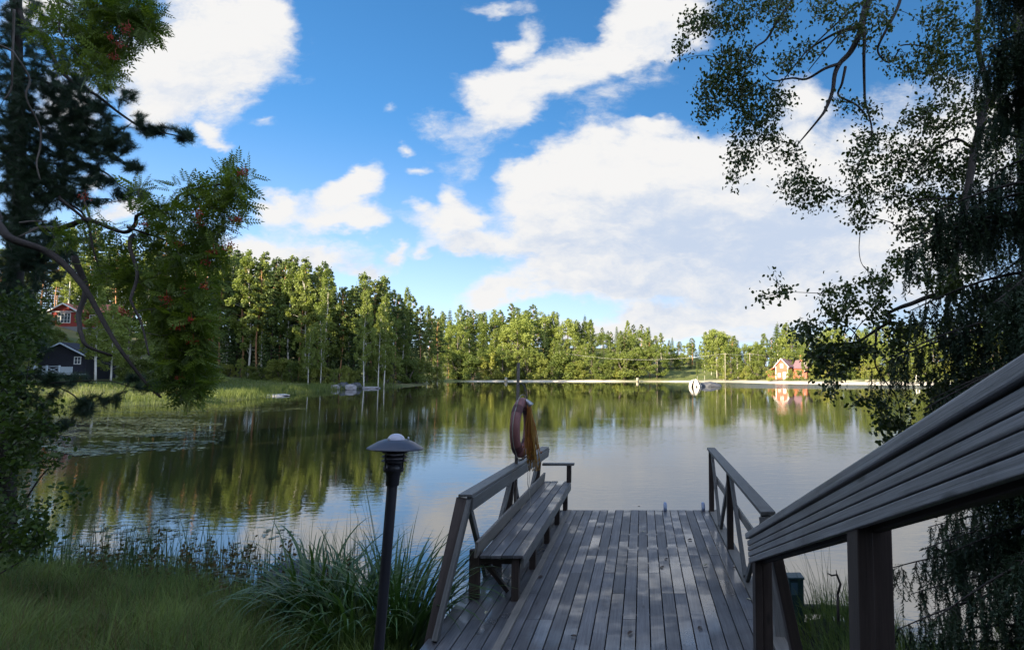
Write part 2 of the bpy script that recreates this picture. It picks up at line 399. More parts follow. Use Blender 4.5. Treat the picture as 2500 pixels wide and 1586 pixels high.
def height(X, Y):
    X = np.asarray(X, float); Y = np.asarray(Y, float)
    sd = sdist(X, Y); L = np.maximum(sd, 0)
    near = .10 + .13 * np.minimum(L, 4.5) + .36 * np.maximum(L - 4.5, 0) * ss(Y, 8, 0) + .10 * np.maximum(L - 4.5, 0) * (1 - ss(Y, 8, 0))
    near = np.minimum(near, 14 + .03 * L)
    left = .15 + .065 * L + .24 * np.maximum(L - 30, 0); left = np.minimum(left, 13 + .02 * L)
    far = .10 + .04 * np.minimum(L, 14) + .16 * np.clip(L - 14, 0, 45) * ss(X, 45, -10) + .06 * np.clip(L - 14, 0, 60)
    wn = ss(np.hypot(X, Y * 1.0), 45, 22); wl = ss(X, -22, -34) * ss(Y, 150, 120) 
    h = far * (1 - wl) + left * wl
    h = h * (1 - wn) + near * wn
    rough = .05 * vnoise(X, Y, 1.1, 1) + .03 * vnoise(X, Y, .37, 2)
    h = h + np.where(sd > .3, 1, .3) * rough * ss(sd, -.2, .6) + .5 * vnoise(X, Y, 14, 3) * ss(L, 8, 30)
    bottom = np.maximum(sd * .32, -2.2)
    return np.where(sd > 0, h * ss(sd, 0, .35) + .02 * ss(sd, 0, .1), bottom)
def hz(x, y): return float(height(np.array([x]), np.array([y]))[0])
def axis(lo, hi, fine_lo, fine_hi, df, dc):
    a = list(np.arange(fine_lo, fine_hi, df)); s = df; x = fine_hi
    while x < hi: a.append(x); s = min(s * 1.12, dc + abs(x) * .02); x += s
    a.append(hi); s = df; x = fine_lo - df
    b = []
    while x > lo: b.append(x); s = min(s * 1.12, dc + abs(x) * .02); x -= s
    b.append(lo); return np.array(b[::-1] + a)
gx = axis(-900, 900, -14, 8, .16, 1.6); gy = axis(-400, 1500, -2, 12, .16, 1.4)
GX, GY = np.meshgrid(gx, gy); GZ = height(GX, GY); SDg = sdist(GX, GY)
ny, nx = GX.shape
idx = np.arange(nx * ny).reshape(ny, nx)
Q = np.stack([idx[:-1, :-1], idx[:-1, 1:], idx[1:, 1:], idx[1:, :-1]], -1).reshape(-1, 4)
m, t, b = newmat('ground_soil_grass_sand')
tc = N(t, 'ShaderNodeTexCoord'); a1 = N(t, 'ShaderNodeAttribute'); a1.attribute_name = 'sand'; a2 = N(t, 'ShaderNodeAttribute'); a2.attribute_name = 'near'
n1 = noise(t, tc.outputs['Object'], .25, 6, .65); n2 = noise(t, tc.outputs['Object'], 3.0, 5, .7); n3 = noise(t, tc.outputs['Object'], .06, 4, .6)
gcol = mixc(t, sstep(t, n1, .35, .65), (.055, .085, .018), (.12, .14, .035))
gcol = mixc(t, mth(t, 'MULTIPLY', sstep(t, n3, .48, .62), .6), gcol, (.24, .19, .09))
gcol = mixc(t, mth(t, 'MULTIPLY', n2, .35), gcol, (.03, .045, .012))
soil = mixc(t, n2, (.012, .010, .007), (.035, .03, .018))
gcol = mixc(t, a2.outputs['Fac'], gcol, soil)
sandc = mixc(t, n1, (.42, .385, .32), (.58, .54, .47))
setc(t, b, 'Base Color', mixc(t, a1.outputs['Fac'], gcol, sandc)); b.inputs['Roughness'].default_value = .95
me = mkmesh('ground', np.stack([GX, GY, GZ], -1).reshape(-1, 3), [Q], m, smooth=True)
fc = ss(SDg, 5, 3.0) * ss(GY, 85, 95) * ss(GX, -43, -38) * (SDg > -6)
bw = ss(GX, 10, 30)
sand = np.maximum(ss(SDg, 3.6, 2.6) * (1 - bw), ss(SDg, 10, 7.5) * bw) * ss(GY, 80, 95) * np.maximum(ss(GX, -38, -34), ss(GY, 143, 147)) * ss(GX, -46, -42) * (SDg > -8)
A = me.attributes.new('sand', 'FLOAT', 'POINT'); A.data.foreach_set('value', sand.ravel().astype(np.float32))
A = me.attributes.new('near', 'FLOAT', 'POINT'); A.data.foreach_set('value', ss(np.hypot(GX, GY), 26, 14).ravel().astype(np.float32))
tag(lk('ground', me), kind='structure')

# water
m, t, b = newmat('lake_water')
tc = N(t, 'ShaderNodeTexCoord'); sp = N(t, 'ShaderNodeSeparateXYZ'); t.links.new(tc.outputs['Object'], sp.inputs[0])
setc(t, b, 'Base Color', (.010, .012, .007)); b.inputs['Roughness'].default_value = .015; b.inputs['IOR'].default_value = 4.0
w1 = noise(t, vmath(t, 'MULTIPLY', tc.outputs['Object'], (.55, 1.5, 1)), .9, 3, .5, .3)
w2 = noise(t, vmath(t, 'MULTIPLY', tc.outputs['Object'], (1.0, 2.6, 1)), 2.3, 3, .55, .2)
w3 = noise(t, vmath(t, 'MULTIPLY', tc.outputs['Object'], (1.0, 2.2, 1)), 8, 2, .5)
calm = noise(t, vmath(t, 'MULTIPLY', tc.outputs['Object'], (.4, 1, 1)), .07, 3, .55)
calmf = mth(t, 'ADD', mth(t, 'MULTIPLY', sstep(t, calm, .42, .62), 1.0), .35)
# ring ripples spreading from one spot near the reeds, as a fish leaves them
rc = vmath(t, 'SUBTRACT', tc.outputs['Object'], (-7.2, 11.6, 0)); ln = N(t, 'ShaderNodeVectorMath', operation='LENGTH'); t.links.new(rc, ln.inputs[0])
ring = mth(t, 'SINE', mth(t, 'MULTIPLY', ln.outputs['Value'], 22.0))
rm = mth(t, 'MULTIPLY', mth(t, 'SUBTRACT', 1, sstep(t, ln.outputs['Value'], .5, 1.7)), sstep(t, ln.outputs['Value'], .1, .5))
# wind patch along the beach
wind = mth(t, 'MULTIPLY', sstep(t, mth(t, 'SUBTRACT', sp.outputs[1], mth(t, 'MULTIPLY', sp.outputs[0], -.12)), 88, 98), sstep(t, sp.outputs[0], 8, 22))
hgt = mth(t, 'ADD', mth(t, 'MULTIPLY', w1, .0055), mth(t, 'ADD', mth(t, 'MULTIPLY', w2, .0046), mth(t, 'MULTIPLY', w3, .0006)))
hgt = mth(t, 'MULTIPLY', hgt, calmf)
hgt = mth(t, 'ADD', hgt, mth(t, 'MULTIPLY', mth(t, 'MULTIPLY', ring, rm), .00022))
far_s = mth(t, 'ADD', mth(t, 'MULTIPLY', mth(t, 'SUBTRACT', 1, sstep(t, sp.outputs[1], 12, 70)), .75), .25)
hgt = mth(t, 'MULTIPLY', hgt, far_s)
hgt = mth(t, 'ADD', hgt, mth(t, 'MULTIPLY', mth(t, 'MULTIPLY', w2, wind), .05))
bp = N(t, 'ShaderNodeBump'); bp.inputs['Strength'].default_value = 1.0; bp.inputs['Distance'].default_value = 1.0
t.links.new(hgt, bp.inputs['Height']); t.links.new(bp.outputs[0], b.inputs['Normal'])
rgh = mth(t, 'ADD', mth(t, 'MULTIPLY', wind, .25), .012); t.links.new(rgh, b.inputs['Roughness'])
me = mkmesh('lake_water', [(-300, -50, 0), (300, -50, 0), (300, 320, 0), (-300, 320, 0)], [[(0, 1, 2, 3)]], m)
tag(lk('lake_water', me), kind='structure')

# ------------------------------------------------------------------ scattering leaf sized faces
def rotm(n, tilt=1.0, g=None):
    """n random rotation matrices (3x3)"""
    g = g or rng
    q = g.normal(size=(n, 4)); q[:, 1:3] *= tilt; q /= np.linalg.norm(q, axis=1)[:, None]
    w, x, y, z = q.T
    return np.stack([1-2*(y*y+z*z), 2*(x*y-z*w), 2*(x*z+y*w), 2*(x*y+z*w), 1-2*(x*x+z*z), 2*(y*z-x*w), 2*(x*z-y*w), 2*(y*z+x*w), 1-2*(x*x+y*y)], -1).reshape(-1, 3, 3)
def frames(D, up=None, roll=None):
    """matrices whose column 0 = side, 1 = D (forward), 2 = normal"""
    D = D / (np.linalg.norm(D, axis=1)[:, None] + 1e-9)
    U = rng.normal(size=D.shape) if up is None else np.tile(np.asarray(up, float), (len(D), 1)) + rng.normal(size=D.shape) * (roll or 0)
    A = np.cross(D, U); A /= (np.linalg.norm(A, axis=1)[:, None] + 1e-9); B = np.cross(A, D)
    return np.stack([A, D, B], -1)
def scat(T, TF, P, Rm, Sc):
    """template verts T (k,3), list of face arrays TF, placed n times"""
    n = len(P); k = len(T); T = np.asarray(T, float)
    Sc = np.broadcast_to(np.asarray(Sc, float), (n,)) if np.ndim(Sc) < 2 else Sc
    if np.ndim(Sc) == 1: TT = T[None] * Sc[:, None, None]
    else: TT = T[None] * Sc[:, None, :]
    V = np.einsum('nij,nkj->nki', Rm, TT) + P[:, None, :]
    Fs = [(np.asarray(f)[None] + (np.arange(n) * k)[:, None, None]).reshape(-1, np.asarray(f).shape[1]) for f in TF]
    rr = rng.random(n); rnd = np.concatenate([np.repeat(rr, len(f)) for f in TF])
    return V.reshape(-1, 3), Fs, rnd
QUAD = ([(-.5, 0, 0), (0, -.35, .06), (.5, 0, 0), (0, .42, -.05)], [[(0, 1, 2, 3)]])
LEAF = ([(0, 0, 0), (.32, .32, .04), (.24, .72, .02), (0, 1, -.06), (-.24, .72, .02), (-.32, .32, .04)], [[(0, 1, 2, 3), (0, 3, 4, 5)]])
# ------------------------------------------------------------------ far trees: prototypes with trunk + crown, then copies
M['birch_leaf'] = leafmat('birch_leaf', (.09, .145, .034), (.20, .255, .065), .35, .5, .25, c3=(.20, .23, .06))
M['bush_leaf'] = leafmat('willow_leaf', (.08, .135, .034), (.19, .235, .06), .35, .5, .25, c3=(.25, .25, .06))
M['pine_leaf'] = leafmat('pine_needle_far', (.06, .11, .042), (.14, .19, .062), .15, .6, .2, c3=(.13, .15, .04))
M['spruce_leaf'] = leafmat('spruce_needle_far', (.035, .07, .028), (.08, .12, .036), .10, .6, .2, c3=(.07, .10, .03))
def crown_mesh(name, clumps, n, size, mat, tiltz=1.0):
    """clumps: list of (center, rx, rz); faces spread through each clump, denser near its surface"""
    cc = np.array([c[0] for c in clumps]); r = np.array([(c[1], c[1], c[2]) for c in clumps])
    w = (r[:, 0] ** 2 * r[:, 2]) ** .67; w /= w.sum()
    k = rng.choice(len(clumps), size=n, p=w)
    d = rng.normal(size=(n, 3)); d /= np.linalg.norm(d, axis=1)[:, None]
    d *= (rng.random(n) ** .38)[:, None]
    P = cc[k] + d * r[k]
    Rm = rotm(n, tiltz)
    V, Fs, rn = scat(*QUAD, P, Rm, size * rng.uniform(.6, 1.35, n))
    return mkmesh(name, V, Fs, mat, rnd=rn)
def far_proto(kind, seed):
    g = np.random.default_rng(seed); random.seed(seed)
    tr = MB(); cl = []
    U = g.uniform
    if kind == 'pine':
        H = 20; lean = U(-.5, .5)
        pts = [(lean * (z / H) ** 2, .25 * math.sin(z * .35 + seed), z) for z in np.linspace(-.6, H * .97, 9)]
        tr.tube(pts, list(np.linspace(.19, .05, 9)), 6)
        base = H * U(.42, .55)
        for i in range(34):
            z = base + (H - base) * (i / 33) ** .85; k = 1 - ((z - base) / (H - base + .8)) ** 1.05
            az = i * 2.4 + U(-.5, .5); L = (.35 + 2.5 * k) * U(.6, 1.15)
            x, y = L * math.cos(az), L * math.sin(az)
            c = (lean * (z / H) ** 2 + x, y, z + L * .18 + U(-.2, .2))
            tr.tube([(lean * (z / H) ** 2, 0, z - .3), c], [.05, .015], 4, cap=False)
            cl.append((c, U(.5, .95) * (.4 + .6 * k), U(.28, .5)))
            if k > .4: cl.append(((c[0] * .6, c[1] * .6, c[2] - .1), U(.4, .7), .28))
        cl.append(((lean, 0, H), .25, .7))
        tm, lm, nq, sz = M['bark_pine'], M['pine_leaf'], 5200, .30
    elif kind == 'birch':
        H = 18; lean = U(-.9, .9)
        pts = [(lean * (z / H) ** 2, .2 * math.sin(z * .3 + seed), z) for z in np.linspace(-.6, H * .95, 9)]
        tr.tube(pts, list(np.linspace(.15, .03, 9)), 6)
        for i in range(60):
            z = H * (.26 + .74 * (i / 59) ** .9); k = math.sin(PI * min(1, (z / H - .18) / .86) ** .8) * .9 + .12
            az = i * 2.4 + U(-.6, .6); L = 2.3 * k * U(.25, 1.15)
            c = (lean * (z / H) ** 2 + L * math.cos(az), L * math.sin(az), z - .25 * L + U(-.4, .4))
            if i % 2 == 0: tr.tube([(lean * (z / H) ** 2, 0, max(3, z - 1.2)), c], [.035, .012], 4, cap=False)
            cl.append((c, U(.4, .8) * (.5 + .5 * k), U(.5, 1.0)))
        cl.append(((lean, 0, H), .35, .8))
        tm, lm, nq, sz = M['bark_birch'], M['birch_leaf'], 6200, .27
    elif kind == 'spruce':
        H = 19
        tr.tube([(0, 0, -.6), (0, 0, H * .6), (0, 0, H)], [.2, .1, .02], 6)
        nw = 30
        for i in range(nw):
            z = H * (.07 + .93 * i / nw); Rr = (1 - z / H) ** .85 * 2.7 + .12
            for j in range(7):
                az = j * 2 * PI / 7 + i * .7 + U(-.2, .2); L = Rr * U(.7, 1.15)
                for f in (.45, .8, 1.0):
                    cl.append(((L * f * math.cos(az), L * f * math.sin(az), z - .35 * L * f + (.12 * L if f == 1 else 0)), .14 + .24 * Rr * (1.1 - f) + .1, .16))
        cl.append(((0, 0, H), .1, .5))
        tm, lm, nq, sz = M['bark_dark'], M['spruce_leaf'], 7000, .26
    elif kind == 'bush':
        H = 4.5
        for i in range(6): 
            az = U(0, 6.3); tr.tube([(0, 0, -.4), (.5 * math.cos(az), .5 * math.sin(az), 1.5), (1.2 * math.cos(az), 1.2 * math.sin(az), 3.2)], [.06, .04, .015], 4)
        for i in range(34):
            az = U(0, 6.3); rr = 2.2 * U(.1, 1) ** .6; z = U(.3, H * .92) 
            q = math.sqrt(max(.05, 1 - (z / H) ** 2)); cl.append(((rr * q * math.cos(az), rr * q * math.sin(az), z), U(.35, .75), U(.4, .8)))
        tm, lm, nq, sz = M['bark_grey'], M['bush_leaf'], 3600, .22
    elif kind == 'aspen':     # round broad deciduous
        H = 13
        tr.tube([(0, 0, -.6), (.1, 0, 5), (0, .1, 11)], [.2, .14, .04], 6)
        for i in range(70):
            az = U(0, 6.3); z = H * U(.12, 1) ; k = math.sqrt(max(.03, 1 - ((z / H - .5) / .53) ** 2)); rr = 3.6 * k * U(.15, 1) ** .5
            c = (rr * math.cos(az), rr * math.sin(az), z)
            cl.append((c, U(.5, 1.0), U(.5, .95)))
            if i % 4 == 0: tr.tube([(0, 0, max(1, z - 2.5)), c], [.05, .015], 4, cap=False)
        tm, lm, nq, sz = M['bark_grey'], M['birch_leaf'], 8000, .27
    tme = tr; return dict(kind=kind, H=H, tr=tme, cl=cl, nq=nq, sz=sz, tm=tm, lm=lm)
TREENAME = {'pine': 'pine_tree', 'birch': 'birch_tree', 'spruce': 'spruce_tree', 'bush': 'willow_bush', 'aspen': 'broadleaf_tree'}
PROT = {}
for kind, k in (('pine', 4), ('birch', 4), ('spruce', 3), ('bush', 3), ('aspen', 3)):
    PROT[kind] = []
    for i in range(k):
        p = far_proto(kind, 100 * len(PROT) + i)
        cm = crown_mesh('crown', p['cl'], p['nq'], p['sz'], p['lm'], .6 if kind in ('pine', 'spruce') else 1)
        to = p['tr'].build('trunk', p['tm']); tme = to.data; bpy.data.objects.remove(to)
        PROT[kind].append((p['H'], tme, cm))
random.seed(11)
ORD = ['first', 'second', 'third', 'fourth', 'fifth', 'sixth', 'seventh', 'eighth', 'ninth', 'tenth', 'eleventh', 'twelfth', 'thirteenth', 'fourteenth', 'fifteenth',
       'sixteenth', 'seventeenth', 'eighteenth', 'nineteenth', 'twentieth', 'twenty-first', 'twenty-second', 'twenty-third', 'twenty-fourth', 'twenty-fifth', 'twenty-sixth', 'twenty-seventh', 'twenty-eighth', 'twenty-ninth', 'thirtieth']
def plant(kind, x, y, H, wide=1.0, label='', group='', v=None):
    H0, tme, cm = random.choice(PROT[kind]) if v is None else PROT[kind][v % len(PROT[kind])]
    s = H / H0; z = hz(x, y)
    o = thing(TREENAME[kind], label, {'bush': 'bush'}.get(kind, 'tree'), (x, y, z), random.uniform(0, 6.28), group)
    o.scale = (s * wide, s * wide, s)
    lk('trunk', tme, o); lk('crown', cm, o)
    return o
CT = []   # (kind, dx (2408 px), Y, top dy or None, wide, stand)
def prof(dx, P):
    xs, ys = zip(*P); return float(np.interp(dx, xs, ys))
TOPL = [(430,610),(500,600),(540,592),(580,600),(620,618),(670,610),(700,615),(725,628),(765,628),(795,668),(840,655),(870,665),(905,660),(935,690),(970,712),(1000,725),(1040,750)]
TOPF = [(1020,735),(1080,722),(1130,732),(1190,722),(1240,722),(1290,728),(1340,738),(1380,748),(1420,772),(1470,748),(1520,770),(1560,785),(1610,800),(1650,785),(1690,775),(1740,800),(1790,795),(1830,752),(1870,762),(1910,775),(1960,772),(2030,766),(2100,762),(2160,760),(2250,755),(2400,750)]
def tree_at(kind, dx, Y, dytop, wide, label, group, v=None):
    px = dx * 1.0382; x = at(px, 905, Y).x; z0 = hz(x, Y)
    top = at(px, dytop * 1.0382, Y).z
    H = max(2.0, top - z0)
    return plant(kind, x, Y, H, wide, label, group, v)
def stand(rows, group):
    """rows: (kinds pattern, xs, Yfun, top fun, wide fun, what, hidden)"""
    for kinds, xs, Yf, Tf, Wf, what, hidden in rows:
        cnt = {}
        for i, dx in enumerate(xs):
            kd = kinds[i % len(kinds)]; cnt[kd] = cnt.get(kd, 0) + 1
            nm = {'pine': 'pine', 'birch': 'birch', 'spruce': 'dark spruce', 'bush': 'willow bush', 'aspen': 'leafy tree'}[kd]
            lab = f'{ORD[min(cnt[kd] - 1, 29)]} {nm} from the left {what}'
            tree_at(kd, dx, Yf(dx), Tf(dx), Wf(), lab, group)
ru = random.uniform
def jit(a, b, n, j): return [a + (b - a) * (i + .5) / n + ru(-j, j) for i in range(n)]
YL = lambda dx: float(np.interp(dx, [430, 500, 600, 700, 800, 880, 950, 1000, 1035], [101, 99, 97, 94, 92, 99, 110, 122, 136]))
GL = 'trees of the wood on the left shore'
p_, b_, s_, a_, w_ = 'pine', 'birch', 'spruce', 'aspen', 'bush'
def xof(dx, Y): return at(dx * 1.0382, 905, Y).x
stand([
 ((p_, b_, s_, p_, b_, p_, b_, s_), sorted(jit(505, 1030, 30, 8)), lambda d: YL(d) + ru(.5, 3), lambda d: prof(d, TOPL) + ru(-4, 22), lambda: ru(.85, 1.1), 'in front of the left shore wood', False),
 ((p_, s_, p_, b_, s_), sorted(jit(470, 1030, 34, 10)), lambda d: YL(d) + ru(5, 9), lambda d: prof(d, TOPL) + ru(-14, 34), lambda: ru(.75, 1.0), 'in the second row of the left shore wood', True),
 ((p_, s_, p_, b_), sorted(jit(440, 1040, 24, 10)), lambda d: YL(d) + ru(12, 20), lambda d: prof(d, TOPL) + ru(5, 45), lambda: ru(.85, 1.1), 'deep inside the left shore wood', True),
], GL)
# low growth under the wood
stand([((w_, w_, a_), sorted(jit(510, 1035, 22, 8)), lambda d: YL(d) - ru(1, 2.5), lambda d: 872 - ru(-5, 40), lambda: ru(.9, 1.4), 'under the tall trees of the left shore', False)], 'bushes along the left shore')
# single birches leaning at the water
for dx, Y, tp, v in ((725, 88, 770, 0), (755, 90, 735, 1), (890, 94, 720, 2), (905, 96, 700, 3), (855, 91, 690, 0)):
    tree_at('birch', dx, Y, tp, .8, {725: 'short white-stemmed birch at the water left of the dark shore rocks', 755: 'leaning white birch just left of the dark shore rocks', 890: 'bright white birch stem right of the dark shore rocks', 905: 'birch close behind the brightest white stem on the left shore', 855: 'tall birch rising directly behind the dark shore rocks'}[dx], 'white birches at the left water edge', v)
# hillside round the red cottage
stand([
 ((p_, s_, p_, p_, b_), [5, 45, 85, 118, 150, 200, 238, 262, 300, 338, 372, 410, 445, 470], lambda d: 122 + ru(-4, 6), lambda d: 560 + ru(-30, 40), lambda: ru(.9, 1.1), 'on the hill behind the red cottage', False),
 ((s_, p_, b_, s_), sorted(jit(-40, 470, 30, 8)), lambda d: 138 + ru(-10, 12), lambda d: 590 + ru(-30, 60), lambda: ru(.9, 1.2), 'far back on the hill behind the cottage', True),
 ((b_, p_, b_, b_, a_), [258, 292, 330, 375, 415], lambda d: 84 + ru(-3, 4), lambda d: 690 + ru(-20, 30), lambda: ru(.9, 1.15), 'on the slope right of the red cottage', False),
 ((a_, b_), [-10, 40, 88], lambda d: 78 + ru(-3, 4), lambda d: 730 + ru(-12, 15), lambda: ru(1, 1.3), 'on the slope left of the red cottage', False),
 ((w_,), [10, 50, 300, 345, 400, 440, 480], lambda d: 74 + ru(-3, 3), lambda d: 846 + ru(-15, 12), lambda: ru(1.0, 1.6), 'on the left meadow edge', False),
 ((w_,), [90, 140, 190, 232], lambda d: 90 + ru(-1, 2), lambda d: 792 + ru(-6, 8), lambda: ru(1.0, 1.3), 'below the red cottage', False),
], 'trees and bushes on the left hillside')
tree_at('birch', 226, 64, 640, 1.25, 'slender pale birch standing in the meadow right of the shed', 'birches by the shed', 1)
tree_at('birch', 262, 70, 735, 1.7, 'broad yellow-green birch behind the slender pale birch', 'birches by the shed', 2)
tree_at('aspen', 300, 75, 752, 1.2, 'leafy tree right of the broad yellow-green birch', 'birches by the shed', 2)
# far shore
YF = lambda dx: float(np.interp(dx, [1030, 1560, 1640, 1760, 1850, 2000, 2180, 2400], [154, 153, 150, 140, 134, 128, 124, 120]))
GF = 'trees along the far shore'
stand([
 ((b_, p_, a_, b_, p_, s_, b_), sorted(jit(1030, 1560, 27, 7)), lambda d: YF(d) + ru(6, 12), lambda d: 770 + (prof(d, TOPF) - 725) * .4 + ru(-15, 38), lambda: ru(1.0, 1.35), 'in the middle row of the far shore', False),
 ((b_, b_, a_, p_), sorted(jit(1030, 1590, 27, 7)), lambda d: YF(d) + ru(18, 26), lambda d: prof(d, TOPF) + ru(4, 30), lambda: ru(1.1, 1.4), 'in the back row of the far shore', False),
 ((p_, p_, s_, b_), sorted(jit(1010, 1600, 30, 7)), lambda d: YF(d) + ru(32, 50), lambda d: prof(d, TOPF) + ru(-6, 14), lambda: ru(1.1, 1.35), 'at the very back of the far shore wood', True),
 ((a_, w_, a_, w_), sorted(jit(1045, 1290, 12, 5)), lambda d: YF(d) + ru(1.5, 4), lambda d: 826 + ru(-14, 14), lambda: ru(1.0, 1.3), 'behind the narrow far beach', False),
 ((w_, w_, a_), sorted(jit(1295, 1480, 11, 5)), lambda d: YF(d) + ru(1.5, 5), lambda d: 838 + ru(-12, 16), lambda: ru(1.1, 1.5), 'in the yellowish far beach thicket', False),
], GF)
for dx, Y, tp, wd, lab in ((1497, 158, 818, 1.5, 'broad round willow in the middle of the far beach'), (1545, 158, 812, 1.5, 'broadest round willow standing left of the far meadow')):
    tree_at('aspen', dx, Y, tp, wd, lab, GF)
for dx, Y, tp, wd, kd, lab in ((1640, 150, 850, .8, b_, 'small young birch on the meadow behind the white boulder'), (1657, 149, 838, .8, b_, 'slightly taller young birch on the meadow behind the white boulder'), (1702, 146, 835, .9, b_, 'young birch between the meadow and the left utility pole')):
    tree_at(kd, dx, Y, tp, wd, lab, 'young birches on the far meadow')
stand([
 ((p_, s_, p_, a_), sorted(jit(1560, 1720, 10, 5)), lambda d: 190 + ru(-4, 8), lambda d: prof(d, TOPF) + ru(0, 24), lambda: ru(1.2, 1.5), 'beyond the far meadow', False),
 ((s_, s_, a_), sorted(jit(1560, 1720, 9, 5)), lambda d: 178 + ru(-3, 3), lambda d: 826 + ru(-10, 10), lambda: ru(1.6, 2.0), 'at the dark wood edge of the far meadow', False),
 ((b_, a_, b_, p_, s_), sorted(jit(1660, 2200, 30, 7)), lambda d: YF(d) + ru(14, 22), lambda d: prof(d, TOPF) + ru(0, 30), lambda: ru(1.1, 1.4), 'in the tall row behind the right beach', False),
 ((b_, a_), sorted(jit(1680, 2250, 26, 7)), lambda d: YF(d) + ru(7, 12), lambda d: 812 + ru(-14, 16), lambda: ru(1.1, 1.4), 'in the middle row behind the right beach', False),
 ((w_,), [d for d in sorted(jit(1700, 2250, 26, 6)) if not 1795 < d < 1905], lambda d: YF(d) + ru(2, 5), lambda d: 856 + ru(-12, 10), lambda: ru(1.0, 1.4), 'low behind the right beach', False),
 ((p_, b_, s_), sorted(jit(1620, 2440, 34, 7)), lambda d: YF(d) + ru(28, 44), lambda d: prof(d, TOPF) + ru(-3, 16), lambda: ru(1.1, 1.4), 'at the very back behind the right beach', True),
 ((b_, a_, w_), sorted(jit(2240, 2440, 9, 6)), lambda d: YF(d) + ru(6, 12), lambda d: 800 + ru(-20, 20), lambda: ru(1.1, 1.4), 'far right behind the hanging branches', False),
], 'trees behind the right beach')
for dx, lab in ((1812, 'small willow bush in front of the lean-to of the red house'), (1858, 'small willow bush hiding the right wall of the red house'), (1880, 'willow bush right beside the red house')):
    tree_at('bush', dx, 133, 868, 1.0, lab, 'bushes around the red house')
tree_at('birch', 1893, 134, 800, 1.2, 'birch standing right of the red house and partly hiding its wing', 'bushes around the red house')
# woods out of view that throw the evening shade: behind the stairs and on the hill at the left
random.seed(5)
for i in range(62):
    x = ru(-48, 20); y = ru(-34, -11)
    if x > -3 and y > -15: continue
    plant(random.choice((s_, s_, p_)), x, y, ru(15, 21), 1.5, 'spruce or pine on the bank behind the viewer', 'trees behind the viewer')
for i in range(26):
    plant(s_, ru(-27, -8), ru(-24, -9), ru(17, 22), 1.6, 'spruce or pine on the bank behind the viewer', 'trees behind the viewer')
for i in range(70):
    x = ru(-122, -66); y = 46 + (x + 72) * -.62 + ru(-9, 9)
    if x > -1.14 * y - 4: continue
    plant(random.choice((s_, s_, p_)), x, y, ru(21, 27), 1.7, 'spruce or pine outside the left edge of the view', 'trees left of the view')
# ------------------------------------------------------------------ pier
random.seed(3)
DZ = 0.5
Y0, Y1 = 3.55, 9.45
pier = thing('wooden_pier', 'weathered grey plank pier with wet shining boards reaching over the lake', 'pier', (0, 0, 0))
b = MB(); nb = 23; x0 = -1.74; pw = .1205
for i in range(nb):
    xa = x0 + i * pw
    # each line of boards is two lengths, butted over a joist
    cut = Y0 + .6 * random.choice((3, 4, 5, 6)) + .02
    for ya, yb in ((Y0, cut - .002), (cut + .002, Y1 + random.uniform(-.006, .006))):
        dz = random.uniform(-.0015, .0015)
        b.box(xa + .0045, xa + pw - .0045, ya, yb, DZ - .028 + dz, DZ + dz)
b.build('deck_boards', M['deck'], pier, bevel=.003)
b = MB()
for k in range(10):
    yy = Y0 + .05 + k * .648
    for i in range(nb):
        for dx_ in (-.032, .032):
            cx_, cy_, r_h = x0 + (i + .5) * pw + dx_ + random.uniform(-.006, .006), yy + random.uniform(-.008, .008), .0042
            b.add([(cx_ + r_h * math.cos(q * PI / 3), cy_ + r_h * math.sin(q * PI / 3), DZ + .0024) for q in range(6)], [(0, 1, 2, 3, 4, 5)])
b.build('screw_heads', M['dark_wood'], pier)['kind'] = 'stuff'
b = MB(); b.box(x0 + nb * pw + .004, x0 + nb * pw + .125, Y0 + .7, Y1 - .02, DZ - .02, DZ + .012)
b.build('edge_board', M['pale_wood'], pier, bevel=.004)
b = MB()
for k in range(10): yy = Y0 + .05 + k * .648; b.box(x0 + .01, x0 + nb * pw + .12, yy - .024, yy + .024, DZ - .175, DZ - .0305, axis='x')
b.build('joists', M['dark_wood'], pier)
b = MB()
for xx in (x0 + .02, x0 + nb * pw + .095): b.box(xx, xx + .045, Y0, Y1 - .03, DZ - .19, DZ - .032)
b.box(x0 + .07, x0 + nb * pw + .09, Y1 - .05, Y1 - .005, DZ - .19, DZ - .032, axis='x')
b.build('side_beams', M['dark_wood'], pier)
for xx in (-1.6, -.35, .95):
    for yy in (5.4, 7.4, 9.3):
        b = MB(); b.tube([(xx, yy, -1.6), (xx, yy, DZ - .19)], .06, 10); b.build('pile', M['dark_wood'], pier)
b = MB(); b.box(-1.165, -1.095, 4.68, 7.0, DZ + .003, DZ + .022); b.box(-1.168, -1.10, 7.004, 9.38, DZ + .003, DZ + .021)
b.build('floor_batten', M['pale_wood'], pier, bevel=.004)
b = MB(); b.box(x0, x0 + nb * pw + .02, Y1 + .001, Y1 + .026, DZ - .13, DZ - .006, axis='x'); b.build('front_board', M['grey_wood'], pier, bevel=.003)

